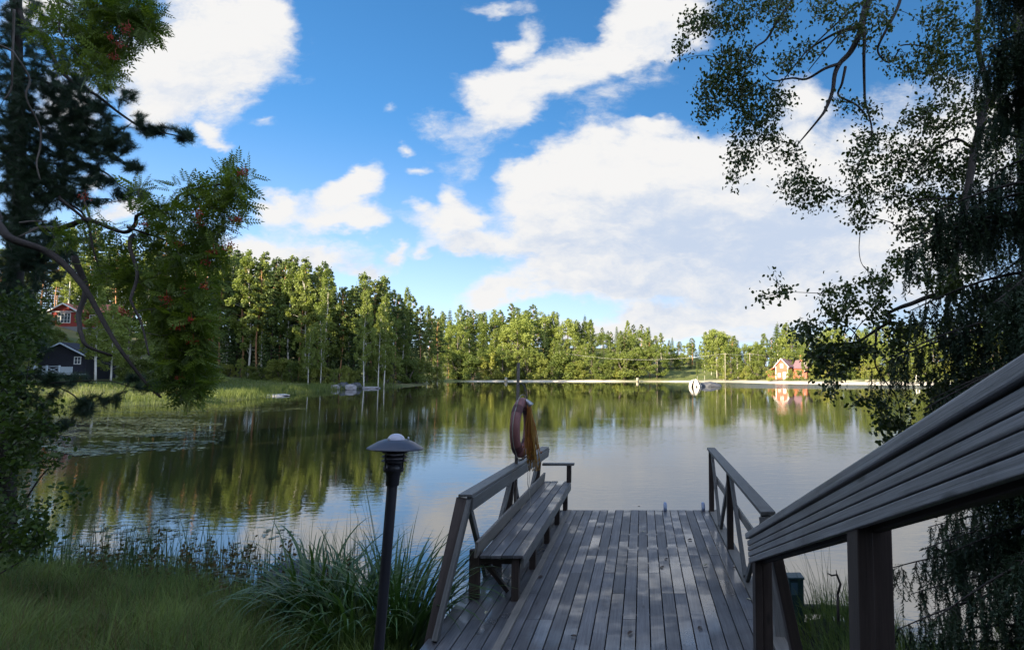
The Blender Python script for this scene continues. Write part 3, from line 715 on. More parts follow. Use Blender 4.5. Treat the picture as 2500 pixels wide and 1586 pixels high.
# swimming ladder with two plastic-capped handles at the pier head
lad = thing('swimming_ladder', 'blue-white handles of a swimming ladder at the pier head', 'ladder', (0, 0, 0))
M['blue_plastic'] = plain('pale_blue_plastic', (.26, .31, .45), .4, .3, 30)
M['steel'] = plain('galvanised_steel', (.35, .36, .38), .35, .1, 20, metal=.8)
for xx in (.355, .945):
    b = MB(); b.tube([(xx, Y1 - .10, DZ + .002), (xx, Y1 - .09, DZ + .07), (xx, Y1 - .02, DZ + .10), (xx, Y1 + .06, DZ + .07), (xx, Y1 + .07, DZ - .1), (xx, Y1 + .12, -1.1)], .016, 8)
    r_ = b.build('side_rail', M['steel'], lad)
    b = MB(); b.tube([(xx, Y1 - .092, DZ + .004), (xx, Y1 - .09, DZ + .05), (xx, Y1 - .06, DZ + .088), (xx, Y1 - .02, DZ + .102), (xx, Y1 + .03, DZ + .092)], .027, 8); b.build('grip_sleeve', M['blue_plastic'], r_)
for k in range(4): b = MB(); b.box(.37, .93, Y1 + .07 + .01 * k, Y1 + .13 + .01 * k, .2 - .3 * k, .225 - .3 * k, axis='x'); b.build('rung', M['steel'], lad)

# right railing, truss with V braces
rr = thing('railing', 'low wooden railing with V-shaped braces along the right side of the pier', 'railing', (0, 0, 0))
zt = DZ + .97; XR = 1.075
b = MB(); b.bar((XR, 5.17, zt - .022), (XR, 9.42, zt - .022), .125, .036); b.build('top_rail', M['grey_wood'], rr, bevel=.006)
b = MB(); b.bar((XR + .05, 5.2, DZ + .52), (XR + .05, 9.35, DZ + .52), .022, .10); b.build('mid_rail', M['pale_wood'], rr, bevel=.004)
for yy in (5.27, 7.4, 9.35):
    b = MB(); b.bar((XR - .005, yy, DZ - .18), (XR - .005, yy, zt - .042), .075, .075, up=(0, 1, 0)); b.build('post', M['dark_wood'], rr, bevel=.004)
for ya, yb in ((5.31, 7.36), (7.44, 9.31)):
    ym = (ya + yb) / 2
    for yq, s in ((ya, -1), (yb, 1)):
        b = MB(); b.bar((XR + .002, ym + s * .045, DZ + .02), (XR + .002, yq - s * .0, zt - .06), .04, .07); b.build('brace', M['grey_wood'], rr, bevel=.004)
b = MB(); b.bar((XR - .02, 5.20, zt - .052), (XR + .105, 4.95, DZ - .35), .11, .045, up=(0, 1, .3)); b.build('raking_end_post', M['grey_wood'], rr, bevel=.004)

# left railing carrying the bench back
lr = thing('railing', 'wooden railing with V-shaped braces behind the bench on the left side of the pier', 'railing', (0, 0, 0))
N0 = Vector((-1.60, 5.50, 1.455)); N1 = Vector((-1.535, 9.52, 1.375))
b = MB(); b.bar(N0 + Vector((.045, 0, 0)), N1 + Vector((.045, 0, 0)), .035, .125, up=(.12, 0, 1))
b.build('inner_top_board', M['grey_wood'], lr, bevel=.004)
b = MB(); b.bar(N0 + Vector((-.005, -.02, .078)), N1 + Vector((-.005, .01, .078)), .125, .026); b.build('cap_board', M['grey_wood'], lr, bevel=.004)
for yy in (7.45, 9.42):
    b = MB(); b.bar((-1.70, yy, DZ - .2), (-1.60, yy, 1.42), .07, .07, up=(0, 1, 0)); b.build('post', M['dark_wood'], lr, bevel=.004)
b = MB(); b.bar((-1.575, 5.545, 1.50), (-1.66, 4.93, DZ - .0), .042, .095, up=(0, 1, .55)); b.build('raking_end_post_side', M['grey_wood'], lr, bevel=.004)
b = MB(); b.bar((-1.64, 5.53, 1.50), (-1.735, 4.90, DZ - .3), .10, .08, up=(0, 1, .55)); b.build('raking_end_post', M['dark_wood'], lr, bevel=.004)
for ya, yb in ((5.62, 7.41), (7.49, 9.38)):
    ym = (ya + yb) / 2
    for yq, s in ((ya, -1), (yb, 1)):
        b = MB(); b.bar((-1.66, ym + s * .045, DZ + .02), (-1.60, yq, 1.39), .04, .07); b.build('brace', M['grey_wood'], lr, bevel=.004)

# bench
be = thing('bench', 'long grey plank bench with an armrest on the left of the pier', 'bench', (0, 0, 0))
b = MB(); sx0, sx1 = -1.535, -1.115
for i in range(4):
    w = (sx1 - sx0) / 4
    b.box(sx0 + i * w + .004, sx0 + (i + 1) * w - .004, 5.74 + random.uniform(-.005, .005), 9.52 + random.uniform(-.01, .01), .90, .93)
b.build('seat', M['deck'], be, bevel=.004)
b = MB(); b.bar((sx1 - .018, 5.76, .848), (sx1 - .018, 9.5, .848), .03, .094); b.build('front_apron', M['grey_wood'], be, bevel=.004)
b = MB(); b.bar((-1.56, 5.72, .985), (-1.55, 9.55, .985), .028, .15, up=(.1, 0, 1)); b.build('low_back_board', M['pale_wood'], be, bevel=.004)
for yy in (5.80, 6.70, 7.67, 8.57, 9.45):
    b = MB(); b.bar((sx1 - .085, yy, DZ + .001), (sx1 - .085, yy, .9), .07, .07, up=(0, 1, 0)); b.build('leg', M['dark_wood'], be, bevel=.004)
    b = MB(); b.bar((-1.60, yy + .04, DZ + .001), (-1.60, yy + .04, .96), .10, .05, up=(0, 1, 0)); b.build('leg', M['dark_wood'], be, bevel=.004)
    b = MB(); b.bar((-1.548, yy + .05, .86), (sx1 - .035, yy + .05, .86), .045, .075); b.build('seat_bearer', M['dark_wood'], be, bevel=.003)
b = MB(); b.bar((-1.53, 5.95, .80), (-1.30, 5.95, DZ + .03), .04, .05, up=(0, 1, 0)); b.build('knee_brace', M['dark_wood'], be, bevel=.003)
b = MB(); b.bar((-1.56, 9.44, 1.205), (-1.065, 9.44, 1.205), .10, .035); b.build('armrest', M['grey_wood'], be, bevel=.005)
b = MB(); b.bar((-1.145, 9.44, .931), (-1.145, 9.44, 1.187), .07, .06, up=(0, 1, 0)); b.build('armrest_post', M['dark_wood'], be, bevel=.004)

# stairs and handrail at the right
stair = thing('wooden_stairs', 'wooden stairs coming down the bank to the pier beside the large handrail', 'stairs', (0, 0, 0))
dv = ray(1584, 1453); dv = Vector((dv.x / dv.y, 1, dv.z / dv.y))       # the handrail runs down this way
slope = -dv.z
b = MB()
for k in range(16):
    y = 3.3 - k * .42; z = DZ + .12 + (3.5 - y) * slope * .98 - .02
    for q in range(2): b.box(-.95, .72, y - .36 + q * .185, y - .36 + q * .185 + .178, z - .035, z, axis='x')
b.build('treads', M['deck'], stair, bevel=.003)
b = MB()
for xx in (-1.0, .74): b.bar((xx, 3.5, DZ - .02), (xx, -3.4, DZ - .02 + 6.9 * slope), .045, .28)
b.build('stringers', M['dark_wood'], stair)
hr = thing('handrail', 'large grooved wooden handrail sloping up close at the right', 'handrail', (0, 0, 0))
E = at(1823, 1300, 4.0)                      # far end, top edge
up = Vector((0, slope, 1)).normalized(); side = Vector((1, -dv.x, 0)).normalized()
NE = E - dv * 4.9
def rl(s, a, c): return E - dv * s + side * a + up * c
b = MB(); b.bar(rl(0, .05, -.020), rl(4.9, .05, -.020), .125, .038, up=up); b.build('cap_rail', M['rail_wood'], hr, bevel=.006)
# grooved face board (two narrow profiled boards)
b = MB()
z = -.047
for hh, gap in ((.034, .004), (.027, .0035), (.031, .004), (.034, 0)):
    b.bar(rl(.0, .012, z - hh / 2), rl(4.9, .012, z - hh / 2), .026, hh, up=up, r=.5 + random.uniform(-.15, .15)); z -= hh + gap
b.build('face_board', M['rail_wood'], hr, bevel=.004)
b = MB(); b.bar(rl(.003, .034, -.108), rl(4.9, .034, -.108), .012, .126, up=up)
b.bar(rl(.01, .075, -.128), rl(4.9, .075, -.128), .045, .130, up=up); b.build('rear_beam', M['dark_wood'], hr, bevel=.004)
def hpost(s, wide, name='post'):
    q = rl(s, .06, -.19)
    b = MB(); b.bar((q.x - .028, q.y, q.z + .10), (q.x - .028, q.y, hz(q.x, q.y) - .3), .045 * wide, .10, up=(0, 1, 0), r=.2)
    b.build(name, M['dark_wood'], hr, bevel=.004)
    b = MB(); b.bar((q.x + .030 * wide, q.y + .01, q.z + .10), (q.x + .030 * wide, q.y + .01, hz(q.x, q.y) - .3), .06 * wide, .07, up=(0, 1, 0), r=.8)
    b.build(name, M['dark_wood'], hr, bevel=.004)
hpost(.12, 1.0); hpost(1.98, 1.12); hpost(4.3, 1.0)
q = rl(.1, .17, -.12); b = MB(); b.bar((q.x, q.y + .1, q.z), (q.x + .28, q.y + .25, .25), .07, .11, up=(0, 1, 0)); b.build('raking_post', M['dark_wood'], hr, bevel=.004)

# ------------------------------------------------------------------ garden lamp
Ll = at(966, 1085, 3.5); Lb = at(927, 1586, 3.46)
tip = Vector((Ll.x, 3.5, Ll.z)); dirp = (tip - Lb).normalized()
lamp = thing('garden_lamp', 'dark post lamp with a wide flat hat and white opal dome leaning in the grass', 'lamp', (Lb.x, Lb.y, 0))
q = dirp.to_track_quat('Z', 'X').to_matrix().to_4x4()
base = tip - dirp * 0.0
LM = Matrix.Translation(base - Vector((Lb.x, Lb.y, 0))) @ Matrix.Rotation(R(.3), 4, 'Y') @ q
def lam(b, nm, mat, par, bevel=0): return b.build(nm, mat, par, bevel, xf=LM)
# local z = 0 at the brim of the hat
b = MB(); b.lathe([(.027, -1.95), (.028, -.9), (.029, -.205)], 20); lam(b, 'pole', M['black_metal'], lamp)
b = MB(); b.lathe([(.029, -.235), (.036, -.23), (.037, -.175), (.041, -.170), (.041, -.158), (.054, -.152), (.057, -.135), (.055, -.12), (.048, -.116), (.046, -.10), (.001, -.10)], 24); lam(b, 'collar', M['black_metal'], lamp)
b = MB()
prof_ = [(.050, .030), (.066, .030), (.100, .016), (.145, -.012), (.156, -.020), (.155, -.025), (.146, -.020), (.100, .006), (.060, .016)]
b.lathe(prof_, 40)
hat = lam(b, 'hat', M['hat_metal'], lamp)
for k in range(3):
    a = k * 2.094 + .5; b = MB(); b.tube([(.068 * math.cos(a), .068 * math.sin(a), .02), (.066 * math.cos(a), .066 * math.sin(a), .046)], .005, 8); lam(b, 'hat_screw', M['steel'], hat)
b = MB(); b.lathe([(.047, -.10), (.048, -.02), (.050, .02), (.048, .034), (.040, .048), (.027, .058), (.012, .063), (.001, .064)], 28); lam(b, 'dome', M['globe'], lamp)
for z in (-.042, -.066, -.090):
    b = MB(); b.lathe([(.056, z + .010), (.070, z), (.071, z - .004), (.066, z - .004), (.053, z + .007), (.056, z + .010)], 28); lam(b, 'louvre_ring', M['black_metal'], lamp)
for k in range(4):
    a = k * PI / 2 + .35; b = MB(); b.tube([(.064 * math.cos(a), .064 * math.sin(a), -.13), (.067 * math.cos(a), .067 * math.sin(a), -.05), (.062 * math.cos(a), .062 * math.sin(a), .008)], .0045, 6); lam(b, 'cage_rod', M['black_metal'], lamp)

# ------------------------------------------------------------------ lifebuoy, its pole and throw line
PY = 7.52
pt = at(1266, 885, PY); pb = at(1258, 1230, PY)
pole = thing('lifebuoy_pole', 'thin dark pole standing outside the left railing and carrying the lifebuoy', 'pole', (pb.x, PY, 0))
off = Vector((pb.x, PY, 0))
b = MB(); bot = Vector((pb.x - (pt.x - pb.x) * .8, PY, -.9)); b.tube([bot - off, Vector((pb.x, PY, pb.z)) - off, Vector((pt.x, PY, pt.z)) - off], [.024, .022, .019], 8); b.build('post', M['bark_grey'], pole)
hk = [at(1267, 938, PY), at(1272, 935, PY), at(1279, 940, PY - .03), at(1284, 955, PY - .06), at(1287, 975, PY - .08), at(1285, 985, PY - .08)]
b = MB(); b.tube([p - off for p in hk], .006, 6); b.build('hook', M['black_metal'], pole)
bl = thing('lifebuoy', 'faded pinkish-red lifebuoy hanging edge-on from the pole by the bench', 'lifebuoy', at(1274, 1043, PY - .16))
M['buoy'] = plain('faded_red_plastic', (.24, .095, .088), .55, .3, 7, bump=.3)
M['buoy_band'] = plain('dark_red_band', (.10, .030, .03), .6, .3, 9)
M['cord'] = plain('grey_cord', (.34, .32, .28), .8, .2, 30)
def torus(b, R1, r1, n=48, m=14, a0=0, a1=2 * PI, squash=1.0):
    closed = abs(a1 - a0 - 2 * PI) < 1e-6; nn = n if closed else n + 1
    vs = []; 
    for i in range(nn):
        a = a0 + (a1 - a0) * i / n
        for j in range(m):
            c = 2 * PI * j / m; rr_ = R1 + r1 * math.cos(c); vs.append((rr_ * math.cos(a), squash * r1 * math.sin(c), rr_ * math.sin(a)))
    fs = []
    for i in range(n):
        i2 = (i + 1) % nn
        for j in range(m): fs.append((i * m + j, i * m + (j + 1) % m, i2 * m + (j + 1) % m, i2 * m + j))
    return b.add(vs, fs, None, smooth=True)
XB = Matrix.Rotation(R(86), 4, 'Z')
b = torus(MB(), .305, .060); b.build('ring', M['buoy'], bl, xf=XB)
for a in (45, 135, 225, 315):
    b = torus(MB(), .305, .0635, 8, 14, R(a - 9), R(a + 9)); b.build('strap', M['buoy_band'], bl, xf=XB)
b = MB()
for a in range(4):
    a0 = R(45 + 90 * a); b.tube([(math.cos(a0 + PI / 2 * q) * (.37 + .03 * math.sin(PI * q)), .0, math.sin(a0 + PI / 2 * q) * (.37 + .03 * math.sin(PI * q))) for q in np.linspace(0, 1, 9)], .005, 5)
b.build('grab_line', M['cord'], bl, xf=XB)
b = MB(); cc = Vector((0, 0, .36)); b.lathe([(.001, .055), (.014, .05), (.03, .01), (.045, -.03), (.047, -.045), (.03, -.05), (.001, -.05)], 12, c=(0, 0, 0))
bh = b.build('hanging_bracket', M['steel'], pole, xf=Matrix.Translation(at(1290, 983, PY - .2) - off) @ Matrix.Rotation(R(-35), 4, 'Y'))
# white line under the ring
b = MB(); b.tube([at(1266, 1118, PY - .1), at(1270, 1123, PY - .1), at(1278, 1119, PY - .12), at(1285, 1114, PY - .12)], .010, 6)
b.tube([at(1268, 1126, PY - .1), at(1266, 1119, PY - .1), at(1271, 1121, PY - .1)], .009, 6)
b.build('tie_cord', plain('white_cord', (.75, .74, .72), .7, .1, 20), bl, xf=Matrix.Translation(-Vector(bl.location)))
# orange throw rope in a hanging bundle
M['rope'] = plain('orange_rope', (.34, .12, .018), .7, .4, 25, bump=.5)
M['rope2'] = plain('yellow_rope', (.33, .17, .025), .7, .35, 25)
ro = thing('throw_rope', 'bundle of orange throw rope hanging in loops beside the lifebuoy', 'rope', at(1292, 985, PY - .22))
o0 = Vector(ro.location)
random.seed(9)
def strand(k, spread, hmax, mat):
    b = MB()
    for i in range(k):
        a = random.uniform(-1, 1); c = random.uniform(-1, 1); Lh = hmax * random.uniform(.70, 1.0); x1 = .012 + random.uniform(-.02, .03)
        pts = []
        for q in np.linspace(0, 1, 12):
            sp_ = .018 + spread * q ** 1.2
            pts.append(Vector((a * sp_ + x1 * q * 2 + .006 * math.sin(q * 9 + i), c * sp_ * .8 + .005 * math.cos(q * 8 + i * 2), -Lh * q - .015)))
        ex = random.choice((-.02, .02)); pts.append(pts[-1] + Vector((ex * .5, .005, -.012))); pts.append(pts[-2] + Vector((ex, .006, .02)))
        b.tube(pts, .0055, 5)
    return b
strand(44, .045, .66, 0).build('inner_loops', M['rope'], ro)
strand(30, .075, .80, 0).build('outer_loops', M['rope2'], ro)
b = MB(); b.tube([at(1286, 1120, PY - .25), at(1289, 1150, PY - .28), at(1288, 1180, PY - .3), at(1293, 1205, PY - .35), at(1296, 1235, PY - .5)], .004, 5)
b.tube([at(1292, 1118, PY - .25), at(1294, 1150, PY - .26), at(1291, 1190, PY - .33), at(1295, 1222, PY - .45)], .003, 5)
b.build('loose_end', M['cord'], ro, xf=Matrix.Translation(-o0))
# ------------------------------------------------------------------ houses and small things far away
M['red_wall'] = plain('falu_red_boards', (.30, .045, .035), .8, .2, 2)
M['red_wall2'] = plain('faded_red_boards', (.36, .10, .06), .8, .2, 2)
M['tile'] = plain('red_roof_tiles', (.42, .13, .08), .7, .25, 3)
M['tile2'] = plain('violet_brown_roof', (.16, .10, .12), .7, .2, 3)
M['white'] = plain('white_paint', (.80, .80, .78), .5, .05, 3)
M['bluew'] = plain('pale_blue_white_paint', (.58, .68, .78), .5, .08, 3)
M['glass'] = plain('window_glass', (.05, .07, .09), .06, .2, 2)
M['black_wall'] = plain('tarred_dark_boards', (.022, .024, .035), .8, .3, 2)
M['concrete'] = plain('grey_foundation', (.25, .25, .25), .9, .15, 2)
def bx(x0, x1, y0, y1, z0, z1): return MB().box(x0, x1, y0, y1, z0, z1)
def window(par, x0, x1, y, z0, z1, nx=2, nz=3, fr='white', xf=None):
    b = MB(); w = .09
    b.box(x0, x1, y - .06, y, z0, z0 + w, axis='x'); b.box(x0, x1, y - .06, y, z1 - w, z1, axis='x')
    b.box(x0, x0 + w, y - .06, y, z0 + w, z1 - w, axis='z'); b.box(x1 - w, x1, y - .06, y, z0 + w, z1 - w, axis='z')
    for i in range(1, nx): xx = x0 + (x1 - x0) * i / nx; b.box(xx - .035, xx + .035, y - .045, y, z0 + w, z1 - w, axis='z')
    f = b.build('window', M[fr], par, xf=xf)
    b = MB()
    for j in range(1, nz): zz = z0 + (z1 - z0) * j / nz; b.box(x0 + w, x1 - w, y - .04, y - .004, zz - .02, zz + .02, axis='x')
    b.build('glazing_bars', M[fr], f, xf=xf)
    bx(x0 + w, x1 - w, y - .015, y + .01, z0 + w, z1 - w).build('pane', M['glass'], f, xf=xf)
def gable_prism(b, x0, x1, y0, y1, z0, zr):
    xm = (x0 + x1) / 2
    return b.add([(x0, y0, z0), (x1, y0, z0), (xm, y0, zr), (x0, y1, z0), (x1, y1, z0), (xm, y1, zr)], [(0, 1, 2), (5, 4, 3), (0, 2, 5, 3), (2, 1, 4, 5), (1, 0, 3, 4)])
def roof(b, x0, x1, y0, y1, z0, zr, th=.14, oh=.45):
    xm = (x0 + x1) / 2; k = (zr - z0) / (xm - x0); a0 = x0 - oh; a1 = x1 + oh; za = z0 - k * oh
    for (xa, xb, s) in ((a0, xm, 1), (xm, a1, -1)):
        z1_, z2_ = (za, zr) if s == 1 else (zr, za)
        vs = [(xa, y0, z1_), (xb, y0, z2_), (xb, y1, z2_), (xa, y1, z1_), (xa, y0, z1_ + th), (xb, y0, z2_ + th), (xb, y1, z2_ + th), (xa, y1, z1_ + th)]
        b.add(vs, [(3, 2, 1, 0), (4, 5, 6, 7), (0, 1, 5, 4), (1, 2, 6, 5), (2, 3, 7, 6), (3, 0, 4, 7)])
    return b
# red cottage on the left hill: gable towards the lake
HY = 100.0
hb = at(155, 799, HY)
sc = HY / F * 1.0382            # metres per 2408-px pixel there
h1 = thing('red_cottage', 'dark red cottage with white corners and a red tiled roof on the left hill', 'cottage', (hb.x, HY, hb.z), R(0))
gw = 4.9
bx(-2.4, 2.5, 0, 7, -2.5, .15).build('foundation', M['concrete'], h1)
w_ = MB(); w_.box(-2.3, 2.4, 0, 7, .15, 2.75); gable_prism(w_, -2.3, 2.4, 0.001, 7, 2.752, 3.95); w_.build('wall', M['red_wall'], h1)
w_ = MB(); w_.box(2.42, 5.0, 1.6, 7, .15, 2.6); w_.build('side_wing_wall', M['red_wall'], h1)
bx(2.42, 5.1, 1.5, 7, -2.5, .148).build('side_wing_foundation', M['concrete'], h1)
roof(MB(), -2.3, 2.4, -.45, 7.3, 2.78, 3.98).build('roof', M['tile'], h1)
b = MB(); b.add([(2.2, 1.1, 2.5), (5.3, 1.1, 2.5), (5.1, 4.3, 4.25), (1.5, 4.3, 4.45), (2.2, 7.5, 2.5), (5.3, 7.5, 2.5)], [(0, 1, 2, 3), (3, 2, 5, 4), (1, 5, 2), (0, 3, 4), (0, 4, 5, 1)]); b.build('side_wing_roof', M['tile'], h1)
b = MB(); b.bar((-2.85, -.5, 2.52), (.05, -.5, 4.03), .06, .2); b.bar((.05, -.5, 4.03), (2.95, -.5, 2.52), .06, .2); b.box(-2.3, 2.4, -.06, -.003, 2.62, 2.76, axis='x')
b.box(-2.36, -2.2, -.05, -.003, .15, 2.62, axis='z'); b.box(2.3, 2.46, -.05, -.003, .15, 2.62, axis='z'); b.box(4.9, 5.06, 1.53, 1.597, .15, 2.5, axis='z'); b.build('white_trim', M['white'], h1)
window(h1, -1.1, 1.1, -.003, .75, 2.45, 4, 3); window(h1, 2.8, 3.8, 1.597, .9, 2.3, 2, 3)
# stone boathouse / shed with terrace lower down
SY = 72.0
sb = at(158, 912, SY); sh_ = thing('lakeside_shed', 'dark tarred shed with a small white-framed window and pale railing low by the left shore', 'shed', (sb.x - .3, SY, sb.z))
w_ = MB(); w_.box(-4.2, 1.6, 1.2, 5.5, -.8, 2.4); gable_prism(w_, -4.2, 1.6, 1.201, 5.5, 2.402, 3.7); w_.build('wall', M['black_wall'], sh_)
roof(MB(), -4.2, 1.6, .8, 5.8, 2.43, 3.73, .12, .4).build('roof', M['black_wall'], sh_)
b = MB(); b.bar((-4.6, .75, 2.15), (-1.3, .75, 3.75), .05, .16); b.bar((-1.3, .75, 3.75), (2.0, .75, 2.15), .05, .16); b.build('white_verge', M['bluew'], sh_)
window(sh_, .2, 1.05, 1.19, 1.15, 2.1, 2, 2)
b = MB(); b.box(-4.4, 1.8, -.6, 1.15, -.12, 0); b.build('terrace_floor', M['bluew'], sh_)
b = MB(); b.box(.1, 1.7, -.55, -.5, .05, .85, axis='x'); b.build('white_panel', M['bluew'], sh_)
b = MB(); b.bar((-4.4, -.56, .8), (.05, -.56, .9), .06, .08); b.bar((-4.4, -.56, .15), (.05, -.56, .15), .05, .08)
for k in range(3): b.bar((-4.4 + 1.5 * k, -.56, .2), (-2.95 + 1.5 * k, -.56, .78), .04, .06); b.bar((-4.4 + 1.5 * k, -.52, .78), (-2.95 + 1.5 * k, -.52, .2), .04, .06)
b.build('railing', M['bluew'], sh_)
for k in range(4): bx(-4.45 + 1.5 * k, -4.3 + 1.5 * k, -.62, -.47, -.9, 1.0).build('railing_post', M['bluew'], sh_)
# yellow mooring buoy lying in the meadow
yb = at(194, 927, 62); me_ = MB(); me_.lathe([(.001, -.3), (.15, -.27), (.27, -.12), (.3, 0), (.27, .12), (.15, .27), (.05, .3), (.05, .36), (.001, .37)], 20)
o = me_.build('mooring_buoy', plain('yellow_plastic', (.75, .62, .04), .5, .1, 3)); o.location = (yb.x, 62, hz(yb.x, 62) + .38); tag(o, 'bright yellow ball buoy lying in the grass below the shed', 'buoy')
# red house on the right shore
RY = 139.0
rb = at(1908, 877, RY); h2 = thing('red_house', 'sunlit red gabled house with pale trim and a violet-brown roof behind the right beach', 'house', (rb.x, RY, hz(rb.x, RY) + .1), R(-36))
h2.scale = (.86, .86, .86)
w_ = MB(); w_.box(-1.75, 1.75, 0, 8, -.6, 3.6); gable_prism(w_, -1.75, 1.75, .001, 8, 3.602, 5.5); w_.build('wall', M['red_wall2'], h2)
w_ = MB(); w_.box(-4.3, -1.76, .5, 7, -.6, 2.0); w_.build('lean_to_wall', M['red_wall2'], h2)
b = MB(); b.add([(-4.7, .2, 1.8), (-1.76, .2, 3.4), (-1.76, 7.2, 3.4), (-4.7, 7.2, 1.8), (-4.7, .2, 1.95), (-1.76, .2, 3.55), (-1.76, 7.2, 3.55), (-4.7, 7.2, 1.95)], [(3, 2, 1, 0), (4, 5, 6, 7), (0, 1, 5, 4), (2, 3, 7, 6), (3, 0, 4, 7), (1, 2, 6, 5)]); b.build('lean_to_roof', M['tile'], h2)
roof(MB(), -1.75, 1.75, -.4, 8.4, 3.63, 5.53, .14, .4).build('roof', M['tile2'], h2)
b = MB(); b.bar((-2.25, -.45, 3.15), (0, -.45, 5.6), .07, .15); b.bar((0, -.45, 5.6), (2.25, -.45, 3.15), .07, .15)
b.box(-1.8, -1.62, -.06, -.003, -.5, 3.5, axis='z'); b.box(1.62, 1.8, -.06, -.003, -.5, 3.5, axis='z'); b.build('pale_trim', M['white'], h2)
window(h2, -.42, .42, -.003, 3.0, 4.2, 2, 3); window(h2, -1.1, -.3, -.003, .5, 1.6, 2, 3)
b = MB(); b.box(.35, 1.25, -.05, -.003, -.3, 1.9, axis='z'); b.build('door', M['white'], h2)
w_ = MB(); w_.box(1.76, 5.8, 3.2, 7.8, -.6, 3.0); w_.build('rear_wing_wall', M['red_wall2'], h2)
b = MB(); b.add([(1.76, 2.8, 2.9), (6.1, 2.8, 2.9), (6.1, 5.5, 5.2), (1.76, 5.5, 5.2), (6.1, 8.2, 2.9), (1.76, 8.2, 2.9)], [(0, 1, 2, 3), (3, 2, 4, 5), (0, 3, 5), (1, 4, 2), (0, 5, 4, 1)]); rw = b.build('rear_wing_roof', M['tile2'], h2)
bx(3.2, 3.9, 5.1, 5.8, 4.6, 6.5).build('chimney', M['tile'], rw)
window(h2, 3.5, 4.5, 3.197, .9, 2.2, 2, 3)
# power line
M['pole_wood'] = plain('weathered_pole', (.28, .26, .2), .8, .2, 3)
M['wire'] = plain('aluminium_wire', (.6, .62, .6), .4, .1, 3)
PL = [(1705, 141, 'utility pole standing on the meadow left of the red house'), (1763, 146, 'utility pole standing between the meadow and the red house')]
tops = []
for dx, Y, lab in PL:
    t_ = at(dx * 1.0382, 861, Y); zb = hz(t_.x, Y); up_ = thing('utility_pole', lab, 'utility pole', (t_.x, Y, zb), group='poles of the power line')
    b = MB(); b.tube([(0, 0, -.5), (0, 0, t_.z - zb)], [.09, .07], 8); b.build('pole', M['pole_wood'], up_)
    b = MB(); b.bar((-.5, 0, t_.z - zb - .25), (.5, 0, t_.z - zb - .25), .08, .08); b.build('crossarm', M['pole_wood'], up_)
    tops.append(Vector((t_.x, Y, t_.z - .15)))
lend = at(1330 * 1.0382, 862, 158); rend = at(2010 * 1.0382, 872, 150)
b = MB()
for A_, B_, sag in ((lend, tops[0], 1.6), (tops[0], tops[1], .3), (tops[1], rend, .8)):
    for zo in (0,):
        b.tube([A_.lerp(B_, q) + Vector((0, 0, zo - sag * 4 * q * (1 - q))) for q in np.linspace(0, 1, 12)], .014, 4)
tag(b.build('power_cable', M['wire']), 'pale power cable strung across the trees above the far meadow', 'cable')
# pale boulder and dark rock in the water
def rock(name, loc, sx, sy, sz, mat, seed, flat=0, sub=3, parent=None):
    import bmesh
    bm = bmesh.new(); bmesh.ops.create_icosphere(bm, subdivisions=sub, radius=1)
    rnd_ = random.Random(seed); o3 = Vector((rnd_.uniform(0, 50), rnd_.uniform(0, 50), rnd_.uniform(0, 50)))
    from mathutils import noise as mn
    for v in bm.verts:
        k = 1 + .28 * mn.noise(v.co * 1.3 + o3) + .12 * mn.noise(v.co * 3.1 + o3) + .05 * mn.noise(v.co * 8 + o3)
        v.co = Vector((v.co.x * sx * k, v.co.y * sy * k, v.co.z * sz * k))
    me = bpy.data.meshes.new(name); bm.to_mesh(me); bm.free(); me.materials.append(mat)
    o = lk(name, me, parent); o.location = loc; return o
M['pale_rock'] = plain('white_lichened_granite', (.42, .41, .40), .85, .2, 1.5, bump=.5)
M['dark_rock'] = plain('dark_wet_rock', (.045, .05, .065), .5, .4, 1.5, bump=.5)
M['grey_rock'] = plain('grey_granite', (.24, .23, .24), .85, .35, 2, bump=.6)
def px2(px, py): p = onz(px, py, 0); return p
# white rock split by dark clefts: three slabs leaning together
wr = thing('white_boulder', 'white boulder split by dark clefts standing in the water by the right beach', 'boulder', tuple(px2(1697, 944)))
Yw = wr.location.y; s_m = Yw / F
b = MB()
def slab(pts, y0, y1, b, r=.6):
    n = len(pts); vs = [(x * s_m, y0, z * s_m) for x, z in pts] + [(x * s_m * .92, y1, z * s_m * .95) for x, z in pts]
    b.add(vs, [tuple(range(n)), tuple(range(2 * n - 1, n - 1, -1))] + [(i, (i + 1) % n, (i + 1) % n + n, i + n)[::-1] for i in range(n)], r=r)
slab([(-15, -8), (-10, -8), (-8, 4), (-4, 15), (-3, 19), (-7, 17), (-13, 11), (-15, 2)], 0, 1.6, b)
slab([(-5, -8), (0, -8), (2, -6), (2, 3), (5, 3), (5.5, -8), (10, -8), (11.5, 2), (7, 13), (2, 20), (0, 19), (-3, 10)], -.3, 1.2, b)
slab([(13.5, -8), (18, -8), (16, 2), (13, 9), (10, 15), (13, 5)], .2, 1.5, b)
b.build('slabs', M['pale_rock'], wr, bevel=.03)
rock('core', (0, 1.3, .3), .8, .6, .7, M['dark_rock'], 4, parent=wr)
p = px2(1734, 943); o = rock('dark_rock', (p.x, p.y, .05), 1.9, 1.1, .8, M['dark_rock'], 8); tag(o, 'low dark whale-backed rock just right of the white boulder', 'rock')
